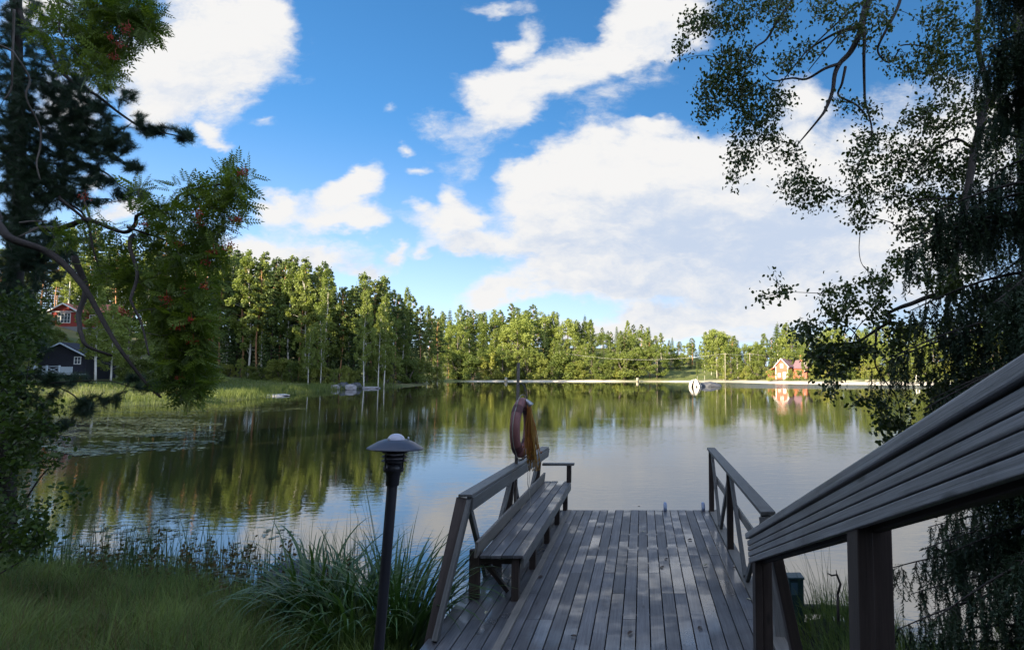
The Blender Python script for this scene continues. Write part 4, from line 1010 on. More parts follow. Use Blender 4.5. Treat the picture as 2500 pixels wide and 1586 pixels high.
# rocks on the left shore
for i, (px, py, sx, sz, mk_, lab) in enumerate((
   (652, 962, .75, .30, 'pale_rock', 'small pale rock at the reed edge with a dark top'), (676, 966, 1.3, .16, 'pale_rock', 'flat pale rock lying in the water at the reed edge'),
   (815, 950, .9, .45, 'grey_rock', 'light grey rock left in the dark shore rocks'), (838, 949, 1.0, .75, 'dark_rock', 'dark upright rock in the middle of the left shore rocks'), (855, 951, .8, .6, 'grey_rock', 'light rock between two dark shore rocks'),
   (869, 948, .9, .7, 'dark_rock', 'rightmost dark rock of the left shore rocks'), (905, 948, 1.4, .22, 'grey_rock', 'flat grey slab at the water below the birches'))):
    p = px2(px, py); o = rock('shore_rock', (p.x, p.y, sz * .35), sx, sx * .8, sz, M[mk_], 20 + i); tag(o, lab, 'rock', 'rocks on the left shore')
# small things on the beach
def post_frame(px, py, Y, h, lab):
    p = at(px, py, Y); o = thing('beach_stand', lab, 'stand', (p.x, Y, hz(p.x, Y)))
    for s in (-1, 1): b = MB(); b.bar((s * .38, 0, -.2), (s * .25, 0, h), .12, .12); b.build('leg', M['white'], o)
    b = MB(); b.bar((-.42, 0, h + .06), (.42, 0, h + .06), .2, .12); b.build('top', M['white'], o)
post_frame(2240, 930, 119, 1.2, 'small white wooden stand on the far right of the beach')
for px, Y, h, lab in ((1235, 150.3, 1.15, 'thick grey stump on the narrow far beach left of the lifebuoy pole'), (1556, 149, .8, 'grey wooden block on the far beach below the round willows')):
    p = at(px, 925, Y); b = MB(); b.tube([(0, 0, -.2), (.03, 0, h * .6), (0, .02, h)], [.42, .36, .3], 9); o = b.build('stump', M['pole_wood']); o.location = (p.x, Y, hz(p.x, Y)); tag(o, lab, 'stump')
for px, py, L_, lab in ((2080, 927, 4.5, 'long pale driftwood log lying on the beach'), (2130, 930, 3.0, 'shorter pale driftwood log nearer the white stand')):
    p = at(px, py, 122); b = MB(); b.tube([(-L_ / 2, 0, .12), (0, .2, .16), (L_ / 2, .1, .3)], [.12, .15, .07], 7); o = b.build('driftwood_log', M['pole_wood']); o.location = (p.x, 122, hz(p.x, 122)); tag(o, lab, 'log')
# ------------------------------------------------------------------ near plants
M['rowan_leaf'] = leafmat('rowan_leaf', (.055, .10, .018), (.20, .26, .04), .42, .45, .3, 0, nscale=1.3)
M['pine_needles'] = leafmat('pine_needles_near', (.03, .065, .042), (.07, .115, .058), .12, .5, .35, 0, nscale=1.2)
M['near_birch'] = leafmat('birch_leaves_near', (.04, .065, .016), (.10, .13, .03), .30, .4, .4, 0, nscale=1.0)
M['near_spruce'] = leafmat('spruce_needles_near', (.020, .042, .022), (.05, .078, .032), .08, .5, .3, 0, nscale=1.0)
M['alder_leaf'] = leafmat('shrub_leaf', (.035, .07, .016), (.10, .15, .035), .35, .4, .35, 0, nscale=1.2)
M['sedge'] = leafmat('sedge_blade', (.032, .080, .022), (.10, .17, .045), .25, .38, .5, 0, nscale=.8)
M['grass'] = leafmat('bank_grass', (.045, .095, .020), (.21, .265, .065), .3, .55, .25, 0, nscale=2.2)
M['meadow_grass'] = leafmat('shore_sedge_grass', (.06, .10, .025), (.15, .18, .055), .3, .6, .2, 0, nscale=.12)
M['dry_grass'] = leafmat('dry_grass', (.12, .09, .05), (.20, .16, .08), .3, .6, .2, 0)
M['reed'] = leafmat('reed_stem', (.04, .09, .035), (.10, .16, .06), .2, .5, .3, 0)
M['weed_red'] = leafmat('reddish_weed_leaf', (.05, .085, .025), (.17, .09, .04), .3, .5, .3, 0)
M['berry'] = plain('rowan_berry', (.42, .035, .012), .35, .3, 20)
M['lily'] = leafmat('lily_pad', (.035, .055, .020), (.10, .11, .045), .0, .22, .7, 0)
def ell(regs, mul=1.0):
    """regs: (cx, cy, rx, ry, n, Y0, Y1) in px of the 2500 px photograph -> list of 3-D points"""
    out = []
    for cx, cy, rx, ry, n, ya, yb in regs:
        k = 0; n = int(n * mul)
        while k < n:
            a, b_ = random.uniform(-1, 1), random.uniform(-1, 1)
            if a * a + b_ * b_ > 1: continue
            out.append(at(cx + a * rx, cy + b_ * ry, random.uniform(ya, yb))); k += 1
    return out
def limb(pts, Y, r0, r1, jitter=.05):
    """photo polyline at a distance -> smooth wobbly 3-D polyline"""
    if isinstance(Y, (int, float)): Y = (Y, Y)
    P = [at(px, py, Y[0] + (Y[1] - Y[0]) * i / max(1, len(pts) - 1)) + Vector((0, random.uniform(-jitter, jitter) * 2, 0)) for i, (px, py) in enumerate(pts)]
    out = []
    for i in range(len(P) - 1):
        p0, p1, p2, p3 = P[max(0, i - 1)], P[i], P[i + 1], P[min(len(P) - 1, i + 2)]
        n = 4
        for q in range(n):
            t_ = q / n
            out.append(.5 * ((2 * p1) + (p2 - p0) * t_ + (2 * p0 - 5 * p1 + 4 * p2 - p3) * t_ ** 2 + (3 * p1 - p0 - 3 * p2 + p3) * t_ ** 3))
    out.append(P[-1]); m_ = len(out)
    return out, [r0 + (r1 - r0) * (i / (m_ - 1)) ** .8 for i in range(m_)]
def grow(mb, nodes, targets, r=.007, sag=0.0, hang=False, seg=5, rt=.0025, maxl=9):
    """join every target to the closest wood that is already there; returns the list of twig polylines"""
    NP = np.array([tuple(n) for n in nodes]); T = np.array([tuple(t_) for t_ in targets])
    d0 = np.min(np.linalg.norm(T[:, None] - NP[None], axis=2), axis=1)
    tw = []
    buf = np.zeros((len(NP) + len(T) * seg + 5, 3)); buf[:len(NP)] = NP; cnt = len(NP)
    for i in np.argsort(d0):
        tgt = T[i]; v = buf[:cnt] - tgt
        pen = np.linalg.norm(v, axis=1) + (np.maximum(0, -(v[:, 2])) * .8 if hang else 0)
        j = int(np.argmin(pen)); a = Vector(buf[j]); e = Vector(tgt); L = (e - a).length
        if L > maxl or L < .02: continue
        mid = a.lerp(e, .5) + Vector((random.uniform(-.12, .12) * L, random.uniform(-.12, .12) * L, (.22 if hang else -sag) * L + random.uniform(-.08, .08) * L))
        pts = [(a * (1 - q) ** 2 + mid * 2 * q * (1 - q) + e * q * q) for q in np.linspace(0, 1, seg)]
        r0_ = min(r, rt + .006 * L)
        mb.tube(pts, list(np.linspace(r0_, rt, seg)), 3, cap=False)
        for p in pts[1:]: buf[cnt] = p; cnt += 1
        tw.append(pts)
    return tw
def stf(o): o['kind'] = 'stuff'; return o
def foliage(name, parent, mat, T, TF, P, D, sc, up=None, roll=.5):
    P = np.array([tuple(p) for p in P]); D = np.array([tuple(d) for d in D])
    V, Fs, rn = scat(T, TF, P, frames(D, up, roll), sc)
    return stf(lk(name, mkmesh(name, V, Fs, mat, rnd=rn), parent))
rv = lambda s=1.0: Vector((random.gauss(0, s), random.gauss(0, s), random.gauss(0, s)))
# compound rowan leaf
RT, RF = [], []
for k in range(6):
    y = .22 + .12 * k; l_ = .24 * (1 - .06 * abs(k - 2))
    for s in (-1, 1):
        b0 = len(RT); RT += [(0, y, 0), (s * l_ * .5, y + .098, .012), (s * l_, y + .10, -.02), (s * l_ * .5, y - .004, .012)]; RF.append((b0, b0 + 1, b0 + 2, b0 + 3) if s < 0 else (b0 + 3, b0 + 2, b0 + 1, b0))
b0 = len(RT); RT += [(0, .9, 0), (.045, 1.0, 0), (0, 1.16, -.02), (-.045, 1.0, 0)]; RF.append((b0, b0 + 1, b0 + 2, b0 + 3))
b0 = len(RT); RT += [(-.006, 0, 0), (.006, 0, 0), (.004, .92, 0), (-.004, .92, 0)]; RF.append((b0, b0 + 1, b0 + 2, b0 + 3))
# pine tuft
random.seed(2); PT, PF = [], []
for k in range(40):
    a = random.uniform(0, 2 * PI); sp_ = random.uniform(.15, 1.15); d = Vector((math.sin(sp_) * math.cos(a), math.cos(sp_), math.sin(sp_) * math.sin(a)))
    st_ = Vector((0, random.uniform(-.7, .15), 0)); sdv = d.orthogonal().normalized() * .016; L_ = random.uniform(.7, 1.05)
    b0 = len(PT); PT += [tuple(st_ - sdv), tuple(st_ + sdv), tuple(st_ + d * L_)]; PF.append((b0, b0 + 1, b0 + 2))
# hanging spruce twig
ST, SF = [], []
for k in range(34):
    y = k / 34; a = random.uniform(0, 2 * PI); d = Vector((math.cos(a), .75, math.sin(a))).normalized(); sdv = d.orthogonal().normalized() * .020; L_ = random.uniform(.08, .13)
    b0 = len(ST); st_ = Vector((0, y, 0)); ST += [tuple(st_ - sdv), tuple(st_ + sdv), tuple(st_ + d * L_)]; SF.append((b0, b0 + 1, b0 + 2))
b0 = len(ST); ST += [(-.01, 0, 0), (.01, 0, 0), (0, 1.02, 0)]; SF.append((b0, b0 + 1, b0 + 2))

def build_tree(name, label, root, trunk, limbs, twigspec, leafspec, barkmat, cat='tree', group=None):
    """trunk/limbs: (points, radii); everything stored relative to the root"""
    o = thing(name, label, cat, root, 0, group); X = Matrix.Translation(-Vector(root))
    b = MB(); b.tube(trunk[0], trunk[1], 10); b.build('trunk', barkmat, o, xf=X)
    nodes = list(trunk[0]); b = MB()
    for p, r_ in limbs: b.tube(p, r_, 6); nodes += p
    b.build('branches', M['bark_dark'], o, xf=X)
    return o, nodes, X

# ---- rowan at the left
random.seed(21)
r0 = Vector((-8.2, 6.2, hz(-8.2, 6.2)))
tk = [r0 + Vector((0, 0, -.3)), r0 + Vector((.1, 0, 1.2)), r0 + Vector((.35, .1, 2.4)), r0 + Vector((.4, .2, 4.2)), r0 + Vector((.7, .2, 6.6)), r0 + Vector((1.2, .2, 8.6))]
lb = [limb([(-340, 520), (-120, 500), (60, 540), (108, 572), (151, 608), (201, 630), (252, 668), (309, 723), (335, 767), (374, 817), (414, 864), (450, 929), (478, 965)], (6.2, 6.0), .05, .010),
      limb([(201, 630), (230, 705), (273, 774), (310, 815), (335, 849), (350, 870)], (6.05, 5.9), .028, .010),
      limb([(90, 556), (126, 554), (201, 536), (252, 547), (309, 569), (330, 548), (356, 527), (399, 504), (440, 480), (500, 462), (560, 440), (598, 425)], (6.05, 5.9), .032, .006),
      limb([(309, 569), (350, 610), (395, 680), (420, 745), (440, 800), (470, 870)], (6.0, 5.8), .02, .006),
      limb([(330, 560), (400, 585), (470, 600), (540, 560)], (6.0, 5.7), .014, .005),
      limb([(160, 490), (190, 535), (205, 580), (218, 612), (240, 680)], (5.9, 5.9), .016, .006),
      limb([(-200, -200), (-60, -120), (60, -60), (150, 0), (230, 50), (300, 60)], (6.2, 5.9), .035, .008),
      limb([(110, -60), (130, 20), (150, 80), (190, 130), (220, 170)], (6.1, 5.8), .014, .005)]
lb[6][0][0:0] = [tk[4]]; lb[6][1][0:0] = [.05]; lb[0][0][0:0] = [tk[2]]; lb[0][1][0:0] = [.055]
for i_q in (0, 1, 3): lb[i_q] = ([p_q + Vector((.0, -.45 * min(1, k_q / 12), .0)) * (1 if k_q else 0) - Vector((.0, 0, 0)) for k_q, p_q in enumerate(lb[i_q][0])], [x * 1.1 for x in lb[i_q][1]])
rowan, nodes, X = build_tree('rowan_tree', 'rowan with feathery green leaves and red berry clusters reaching in from the left', r0, (tk, [.13, .12, .10, .08, .06, .04]), lb, None, None, M['bark_grey'])
tg = ell([(490, 475, 80, 32, 34, 5.6, 6.2), (570, 432, 38, 26, 22, 5.6, 6.0), (555, 505, 50, 48, 34, 5.6, 6.1), (440, 560, 95, 58, 56, 5.6, 6.3), (380, 510, 40, 24, 12, 5.7, 6.1), (345, 470, 24, 16, 4, 5.8, 6), (520, 600, 48, 45, 26, 5.6, 6.1),
          (450, 660, 85, 65, 62, 5.5, 6.2), (440, 780, 76, 85, 120, 5.5, 6.1), (455, 880, 56, 72, 92, 5.5, 6.0), (470, 955, 28, 26, 20, 5.5, 5.9), (390, 720, 40, 50, 22, 5.6, 6.1), (330, 640, 100, 55, 40, 5.7, 6.4), (200, 560, 90, 40, 18, 5.7, 6.4), (280, 700, 60, 50, 14, 5.8, 6.3),
          (250, 45, 115, 55, 90, 5.6, 6.4), (340, 30, 45, 55, 30, 5.6, 6.1), (245, 130, 62, 62, 62, 5.6, 6.2), (160, 90, 85, 60, 30, 5.8, 6.5), (375, 50, 18, 40, 12, 5.7, 6.0), (305, 110, 25, 30, 8, 5.7, 6.0)], .8)
b = MB(); tw = grow(b, nodes, tg, .008); stf(b.build('twigs', M['bark_grey'], rowan, xf=X))
P, D = [], []
for t_ in tw:
    e = t_[-1]; base_d = (t_[-1] - t_[-2]).normalized()
    for k in range(random.randint(3, 5)):
        P.append(e); d = base_d * .5 + rv(.62); d.z -= .25; D.append(d)
    for q in (2, 3):
        P.append(t_[q]); d = rv(1); d.z -= .3; D.append(d)
P = [p - r0 for p in P]
foliage('foliage', rowan, M['rowan_leaf'], RT, [RF], P, D, rng.uniform(.14, .215, len(P)), up=(0, 0, 1), roll=.55)
bp_ = [(430, 598), (436, 592), (590, 425), (597, 418), (555, 605), (562, 598), (505, 640), (500, 700), (485, 520), (582, 535), (575, 540), (400, 735), (405, 728), (445, 792), (437, 800), (465, 780), (500, 782), (510, 828), (480, 870), (442, 922), (438, 960), (206, 482), (312, 68), (290, 110), (305, 75), (270, 92), (280, 140), (350, 548), (300, 762), (520, 615), (487, 545), (410, 745), (450, 705), (470, 835)]
b = MB()
for px, py in bp_:
    c = at(px, py, random.uniform(5.45, 5.7)) - r0
    for k in range(24):
        q = c + Vector((random.gauss(0, .022), random.gauss(0, .022), random.gauss(0, .016))); r_ = .0075
        b.add([q + Vector(v) * r_ for v in ((1, 0, 0), (0, 1, 0), (-1, 0, 0), (0, -1, 0), (0, 0, 1), (0, 0, -1))], [(0, 1, 4), (1, 2, 4), (2, 3, 4), (3, 0, 4), (1, 0, 5), (2, 1, 5), (3, 2, 5), (0, 3, 5)], smooth=True)
    b.tube([c + Vector((0, 0, .08)), c + Vector((.01, 0, .02)), c], .002, 3, cap=False)
b.build('berries', M['berry'], rowan)

# ---- pine at the left
random.seed(31)
r1 = Vector((-7.9, 7.6, hz(-7.9, 7.6)))
ptk = [r1 + Vector((0, 0, -.3)), at(25, 900, 7.5), at(42, 640, 7.4), at(50, 400, 7.3), at(42, 150, 7.3), at(38, -150, 7.4), at(20, -700, 7.5)]
pl = [limb([(40, -60), (70, 60), (95, 85), (115, 120), (170, 190), (250, 240), (300, 280), (345, 312), (410, 330), (455, 335)], (7.2, 6.8), .035, .006),
      limb([(48, 190), (110, 200), (170, 240), (215, 310), (260, 360), (300, 400), (335, 412)], (7.2, 6.9), .022, .005),
      limb([(50, 300), (100, 330), (170, 380), (240, 412), (270, 428), (300, 455), (335, 472), (360, 470)], (7.2, 6.9), .020, .004),
      limb([(48, 380), (110, 430), (160, 470), (210, 480), (255, 482), (285, 494), (335, 485)], (7.2, 6.9), .018, .004),
      limb([(48, 430), (130, 455), (165, 490), (190, 515), (205, 560), (222, 595)], (7.0, 6.8), .02, .006),
      limb([(45, 520), (90, 560), (130, 600), (150, 660)], (7.3, 7), .018, .005),
      limb([(-60, 930), (40, 945), (110, 900), (60, 935), (120, 935), (200, 930), (260, 930), (310, 945), (370, 960)], (6.6, 6.2), .012, .004),
      limb([(30, 900), (110, 940), (160, 960), (205, 978), (230, 985)], (6.6, 6.3), .010, .004),
      limb([(35, 600), (60, 640), (100, 690), (130, 730)], (7.3, 7), .016, .005)]
pine, nodes, X = build_tree('pine_tree', 'dark pine with long-needled tufts and hanging bare boughs filling the left edge', r1, (ptk, [.09, .08, .07, .06, .055, .05, .04]), pl, None, None, M['bark_dark'])
tg = ell([(40, 420, 50, 260, 90, 6.7, 7.2), (150, 180, 70, 60, 40, 6.8, 7.4), (160, 260, 90, 60, 50, 6.8, 7.3), (230, 320, 80, 60, 44, 6.8, 7.2), (60, 60, 60, 70, 36, 7, 7.5), (130, 430, 110, 60, 60, 6.8, 7.4), (30, 740, 50, 50, 30, 6.9, 7.5), (150, 600, 80, 40, 26, 6.8, 7.3), (60, 840, 60, 40, 18, 6.6, 7.2), (120, 250, 100, 90, 80, 6.8, 7.4), (200, 300, 75, 60, 52, 6.8, 7.3), (100, 380, 95, 90, 100, 6.8, 7.5), (225, 372, 80, 42, 44, 6.7, 7.1), (300, 345, 45, 22, 16, 6.7, 6.9), (310, 235, 30, 12, 6, 6.7, 6.9), (268, 215, 22, 10, 5, 6.7, 6.9), (375, 318, 55, 18, 18, 6.7, 6.9), (448, 332, 18, 14, 12, 6.7, 6.9),
          (340, 290, 16, 12, 5, 6.7, 6.9), (325, 412, 22, 18, 10, 6.7, 6.9), (250, 440, 26, 18, 8, 6.7, 6.9), (190, 430, 70, 30, 26, 6.8, 7.1), (300, 472, 24, 12, 8, 6.8, 6.9), (345, 478, 14, 14, 6, 6.8, 6.9), (60, 470, 70, 60, 80, 6.9, 7.5), (160, 490, 70, 30, 26, 6.8, 7.2), (225, 492, 22, 12, 6, 6.8, 7),
          (70, 570, 80, 60, 85, 6.9, 7.5), (110, 640, 80, 45, 44, 6.8, 7.4), (40, 680, 60, 70, 60, 6.9, 7.5), (30, 150, 60, 130, 80, 7, 7.6), (90, 110, 40, 60, 12, 6.9, 7.3), (20, 330, 40, 90, 50, 7, 7.6),
          (70, 925, 90, 20, 16, 6.3, 6.8), (170, 925, 60, 14, 12, 6.3, 6.7), (370, 945, 40, 12, 9, 6.1, 6.4), (330, 925, 22, 8, 5, 6.2, 6.4), (250, 978, 62, 12, 13, 6.2, 6.4), (205, 1000, 22, 14, 12, 6.2, 6.4), (100, 980, 50, 30, 16, 6.3, 6.7), (130, 1040, 40, 22, 12, 6.3, 6.6), (30, 800, 40, 90, 40, 6.8, 7.4), (15, 960, 40, 60, 18, 6.4, 7)], 1.55)
b = MB(); tw = grow(b, nodes, tg, .010, seg=6, rt=.004)
# bare hanging boughs
for pts in ([(0, 112), (30, 125), (55, 142), (66, 190), (68, 240), (76, 300), (78, 350), (92, 400), (103, 440)], [(30, 20), (14, 80), (20, 160), (8, 210), (0, 240)], [(115, 0), (125, 30), (122, 70)], [(140, 30), (138, 60), (150, 85)],
            [(52, 545), (75, 540), (95, 535)], [(60, 560), (80, 548), (52, 580)], [(188, 470), (205, 540), (225, 565), (222, 600)]):
    p_s, rr_ = limb(pts, 6.6, .014, .008); b.tube(p_s, rr_, 5)
stf(b.build('twigs', M['bark_grey'], pine, xf=X))
P, D = [], []
for t_ in tw:
    d0 = (t_[-1] - t_[-3]).normalized()
    for k in range(3):
        d = d0 + rv(.35); d.z += .15; d.normalize(); e = t_[-1] + d0 * (.05 * k - .08) + rv(.01)
        P.append(e); D.append(d)
    for q in (3, 4):
        d = d0 + rv(.6); P.append(t_[q]); D.append(d)
P = [p - r1 for p in P]
foliage('foliage', pine, M['pine_needles'], PT, [PF], P, D, rng.uniform(.065, .105, len(P)))

# ---- birch at the right
random.seed(41)
r2 = Vector((5.0, 7.4, hz(5.0, 7.4)))
btk = [r2 + Vector((0, 0, -.3)), at(2560, 900, 7.4), at(2520, 620, 7.4), at(2505, 300, 7.4), at(2498, 115, 7.5), at(2490, -200, 7.5), at(2420, -600, 7.4), at(2300, -1000, 7.3)]
bl_ = [limb([(2498, 110), (2470, 175), (2440, 215), (2411, 257), (2396, 310), (2383, 366), (2362, 480), (2340, 590), (2334, 650), (2326, 715)], (7.3, 6.3), .05, .022),
      limb([(2395, -120), (2392, 0), (2394, 100), (2401, 183), (2411, 257)], (7.4, 7.1), .022, .03),
      limb([(2420, -300), (2392, -20)], (7.4, 7.4), .03, .022),
      limb([(2326, 715), (2278, 721), (2229, 740), (2190, 752), (2172, 765), (2164, 785), (2147, 803), (2108, 829), (2075, 838), (2033, 842), (2000, 878)], (6.3, 5.9), .022, .006),
      limb([(2334, 700), (2315, 750), (2298, 790)], (6.3, 6.2), .015, .010),
      limb([(2147, 803), (2141, 862), (2150, 900), (2180, 970), (2196, 1029)], (6.0, 5.9), .010, .003),
      limb([(2150, 900), (2156, 960), (2158, 990)], (6.0, 5.9), .005, .002),
      limb([(2108, 829), (2080, 800), (2060, 815), (2058, 790)], (6.0, 5.9), .006, .003),
      limb([(2140, 760), (2100, 790), (2078, 830)], (6.0, 5.9), .006, .003),
      limb([(2275, 640), (2262, 700), (2248, 760), (2246, 800)], (6.1, 6.1), .007, .003),
      limb([(2262, -330), (2200, -120), (2130, -20), (2113, 30), (2100, 80), (2081, 120), (2053, 151), (2036, 185), (2028, 230), (2010, 275), (1995, 297), (1970, 325), (1950, 348)], (7.5, 7.0), .05, .005),
      limb([(2053, 151), (2010, 175), (1971, 190), (1930, 198), (1890, 190), (1862, 172)], (7.2, 7.0), .016, .004),
      limb([(2113, 69), (2112, 100), (2108, 137), (2115, 190), (2119, 240), (2117, 284), (2127, 330), (2105, 385), (2085, 430)], (7.3, 7.0), .020, .004),
      limb([(2063, 165), (2055, 205), (2053, 225), (2085, 258), (2113, 290)], (7.2, 7.1), .014, .007),
      limb([(2100, 60), (2040, 85), (1980, 112), (1950, 150), (1920, 183), (1900, 215)], (7.3, 7.0), .014, .004),
      limb([(2130, -20), (2060, 40), (2000, 95), (1965, 140)], (7.3, 7.1), .012, .004),
      limb([(2110, 75), (2050, 90), (2010, 130), (1975, 170)], (7.3, 7.1), .012, .004),
      limb([(1990, -160), (1960, -40), (1934, 0), (1895, 60), (1870, 100), (1845, 120), (1833, 136), (1810, 200)], (7.3, 7.0), .022, .004),
      limb([(2300, -200), (2215, -60), (2200, 0), (2182, 40), (2159, 82), (2150, 110), (2160, 135), (2180, 145), (2188, 130)], (7.3, 7.1), .022, .006),
      limb([(2200, 110), (2222, 100), (2245, 108), (2270, 118)], (7.2, 7.1), .007, .004),
      limb([(2383, 366), (2330, 345), (2290, 360), (2240, 410), (2190, 425)], (7.0, 6.8), .016, .004),
      limb([(2411, 310), (2450, 320), (2500, 340), (2540, 350)], (7.0, 7.0), .018, .016),
      limb([(2362, 480), (2300, 480), (2240, 490), (2200, 480), (2160, 485)], (6.9, 6.7), .012, .003),
      limb([(2350, 540), (2280, 560), (2230, 580), (2170, 545), (2110, 530)], (6.8, 6.6), .010, .003),
      limb([(2100, 545), (2102, 600), (2106, 640), (2118, 668)], (6.6, 6.6), .004, .002)]
bl_[17][0][0:0] = [btk[7]]; bl_[17][1][0:0] = [.04]; bl_[10][0][0:0] = [btk[6]]; bl_[10][1][0:0] = [.07]; bl_[18][0][0:0] = [btk[5]]; bl_[18][1][0:0] = [.05]
bl_ = [(p_q, [max(x * 1.35, .004) for x in r_q]) for p_q, r_q in bl_]
birch, nodes, X = build_tree('birch_tree', 'birch with loose drooping branches of small dark leaves hanging in from the upper right', r2, (btk, [.16, .15, .14, .12, .11, .10, .08, .05]), bl_, None, None, M['bark_dark'])
z6 = lambda cx, cy, rx, ry, n, ya=6.8, yb=7.4: (1650 + cx / 2.182, cy / 2.182, rx / 2.182, ry / 2.182, n, ya, yb)
tg = ell([z6(100, 130, 90, 60, 34), z6(30, 270, 30, 60, 12), z6(270, 90, 120, 90, 60), z6(480, 40, 130, 50, 44), z6(330, 330, 140, 90, 80), z6(250, 470, 150, 80, 74), z6(140, 640, 40, 30, 5), z6(200, 560, 70, 70, 20), z6(450, 540, 170, 100, 95), z6(420, 700, 130, 70, 55), z6(360, 830, 90, 70, 32), z6(310, 940, 35, 40, 9), z6(560, 800, 70, 60, 16),
          z6(600, 330, 80, 70, 22), z6(560, 140, 90, 70, 22), z6(700, 280, 90, 60, 14), z6(800, 60, 130, 60, 34), z6(1050, 90, 130, 90, 40), z6(950, 200, 100, 70, 18), z6(1120, 300, 60, 70, 10), z6(900, 560, 70, 60, 10), z6(1030, 600, 60, 60, 14), z6(1000, 740, 60, 60, 12),
          z6(670, 900, 40, 70, 12), z6(700, 1040, 120, 90, 60), z6(580, 980, 60, 30, 8), z6(950, 850, 70, 90, 20), z6(960, 1050, 70, 70, 22), z6(870, 1060, 30, 30, 5), z6(1060, 950, 130, 110, 50), z6(1000, 1160, 80, 50, 18), z6(1100, 780, 100, 80, 26),
          z6(1400, 150, 120, 150, 80), z6(1300, 340, 110, 90, 48), z6(1450, 400, 90, 120, 60), z6(1560, 250, 80, 150, 40), z6(1300, 640, 90, 80, 44), z6(1450, 620, 130, 100, 62), z6(1300, 850, 160, 120, 85), z6(1500, 880, 160, 140, 90), z6(1700, 600, 140, 160, 70), z6(1250, 1050, 130, 90, 55), z6(1400, 1130, 190, 120, 90), z6(1250, 1220, 110, 60, 30), z6(1620, 1050, 180, 200, 80),
          z6(1350, 1330, 120, 60, 34), z6(1200, 1400, 80, 35, 14), z6(1080, 1480, 60, 25, 12), z6(1500, 1400, 160, 120, 60), z6(1750, 300, 110, 200, 70), z6(1750, 800, 120, 180, 80), z6(1700, 1250, 160, 160, 80), z6(1550, 1250, 130, 100, 40), z6(1680, 100, 120, 110, 40)])
z8 = lambda cx, cy, rx, ry, n, ya=5.6, yb=6.3: (2000 + cx / 3.056, 600 + cy / 3.056, rx / 3.056, ry / 3.056, n, ya, yb)
tg2 = ell([z8(60, 330, 70, 50, 10), z8(200, 330, 80, 60, 12), z8(60, 460, 60, 50, 8), z8(230, 430, 90, 60, 16), z8(430, 430, 70, 50, 14), z8(150, 560, 110, 40, 14), z8(-100, 640, 110, 70, 30), z8(0, 780, 120, 60, 34), z8(150, 820, 150, 90, 50), z8(60, 930, 130, 60, 26), z8(300, 780, 110, 90, 30), z8(460, 540, 130, 40, 14), z8(600, 650, 110, 80, 26), z8(560, 780, 80, 60, 14),
          z8(700, 620, 90, 80, 18), z8(440, 260, 100, 40, 18), z8(620, 140, 80, 60, 14), z8(750, 250, 60, 50, 8), z8(870, 300, 70, 100, 18), z8(90, 1090, 60, 60, 8), z8(280, 1160, 60, 25, 6), z8(430, 1150, 80, 60, 14), z8(500, 1290, 60, 70, 22), z8(600, 1340, 90, 40, 16), z8(690, 1230, 60, 30, 5), z8(480, 1460, 60, 25, 7),
          z8(900, 1080, 110, 80, 34), z8(1060, 1050, 130, 90, 44), z8(1150, 940, 100, 60, 24), z8(830, 980, 60, 50, 8), z8(960, 560, 120, 80, 20),
          z8(1050, 300, 120, 160, 40), z8(1250, 500, 160, 220, 60), z8(1050, 700, 130, 150, 40), z8(-330, 240, 20, 20, 2), z8(-280, 330, 60, 50, 8), z8(-420, 380, 50, 30, 4)])
b = MB(); tw = grow(b, nodes, tg, .009, hang=True, seg=6, rt=.0028); tw2 = grow(b, nodes, tg2, .008, seg=5, rt=.0026); stf(b.build('twigs', M['bark_dark'], birch, xf=X))
P, D = [], []
for t_ in tw:
    for k in range(random.randint(3, 6)):
        P.append(t_[-1] + rv(.075)); d = rv(.8); d.z -= .6; D.append(d)
    for q in (2, 3, 4):
        for k in range(2): P.append(t_[q] + rv(.045)); d = rv(.8); d.z -= .6; D.append(d)
n1_ = len(P)
for t_ in tw2:
    for k in range(random.randint(5, 8)):
        P.append(t_[-1] + rv(.055)); d = rv(.8); d.z -= .5; D.append(d)
    for q in (2, 3):
        for k in range(2): P.append(t_[q] + rv(.03)); d = rv(.8); d.z -= .5; D.append(d)
P = [p - r2 for p in P]
foliage('foliage', birch, M['near_birch'], *LEAF[:1], LEAF[1], P, D, rng.uniform(.030, .058, len(P)))

# ---- spruce close at the right edge
random.seed(51)
r3 = Vector((3.75, 4.9, hz(3.75, 4.9)))
stk = [r3 + Vector((0, 0, -.3)), r3 + Vector((0, 0, 4)), r3 + Vector((0, 0, 12))]
sl = []
for k in range(150):
    zq = r3.z + (.15 + k * .036 if k < 60 else 2.31 + (k - 60) * .056) + random.uniform(-.08, .08); az = random.choice((PI, PI + .5, PI - .5, PI + .9, PI - .9, 1.5, -1.5, .3)) + random.uniform(-.25, .25)
    L_ = random.uniform(1.0, 1.65) if zq < 3.6 else random.uniform(.9, 1.5)
    if zq > 4.3:
        if k % 2: continue
        L_ = random.uniform(.5, .95)
    if 2.6 < zq < 4.1: L_ = random.uniform(1.25, 1.8)
    if 1.9 < zq < 2.5: L_ *= .75
    if .3 < zq < 1.9: L_ = random.uniform(1.1, 1.75)
    d = Vector((math.cos(az), math.sin(az), 0)); p0 = Vector((r3.x, r3.y, zq))
    sl.append(([p0 + d * L_ * q + Vector((0, 0, .12 * L_ * math.sin(q * 2) - .42 * L_ * q * q + .12 * L_ * q ** 4)) for q in np.linspace(0, 1, 8)], list(np.linspace(.02, .004, 8))))
spruce, nodes, X = build_tree('spruce_tree', 'almost black spruce with curtains of hanging twigs at the right edge', r3, (stk, [.17, .14, .06]), sl, None, None, M['bark_dark'])
P, D, SCL = [], [], []
b = MB()
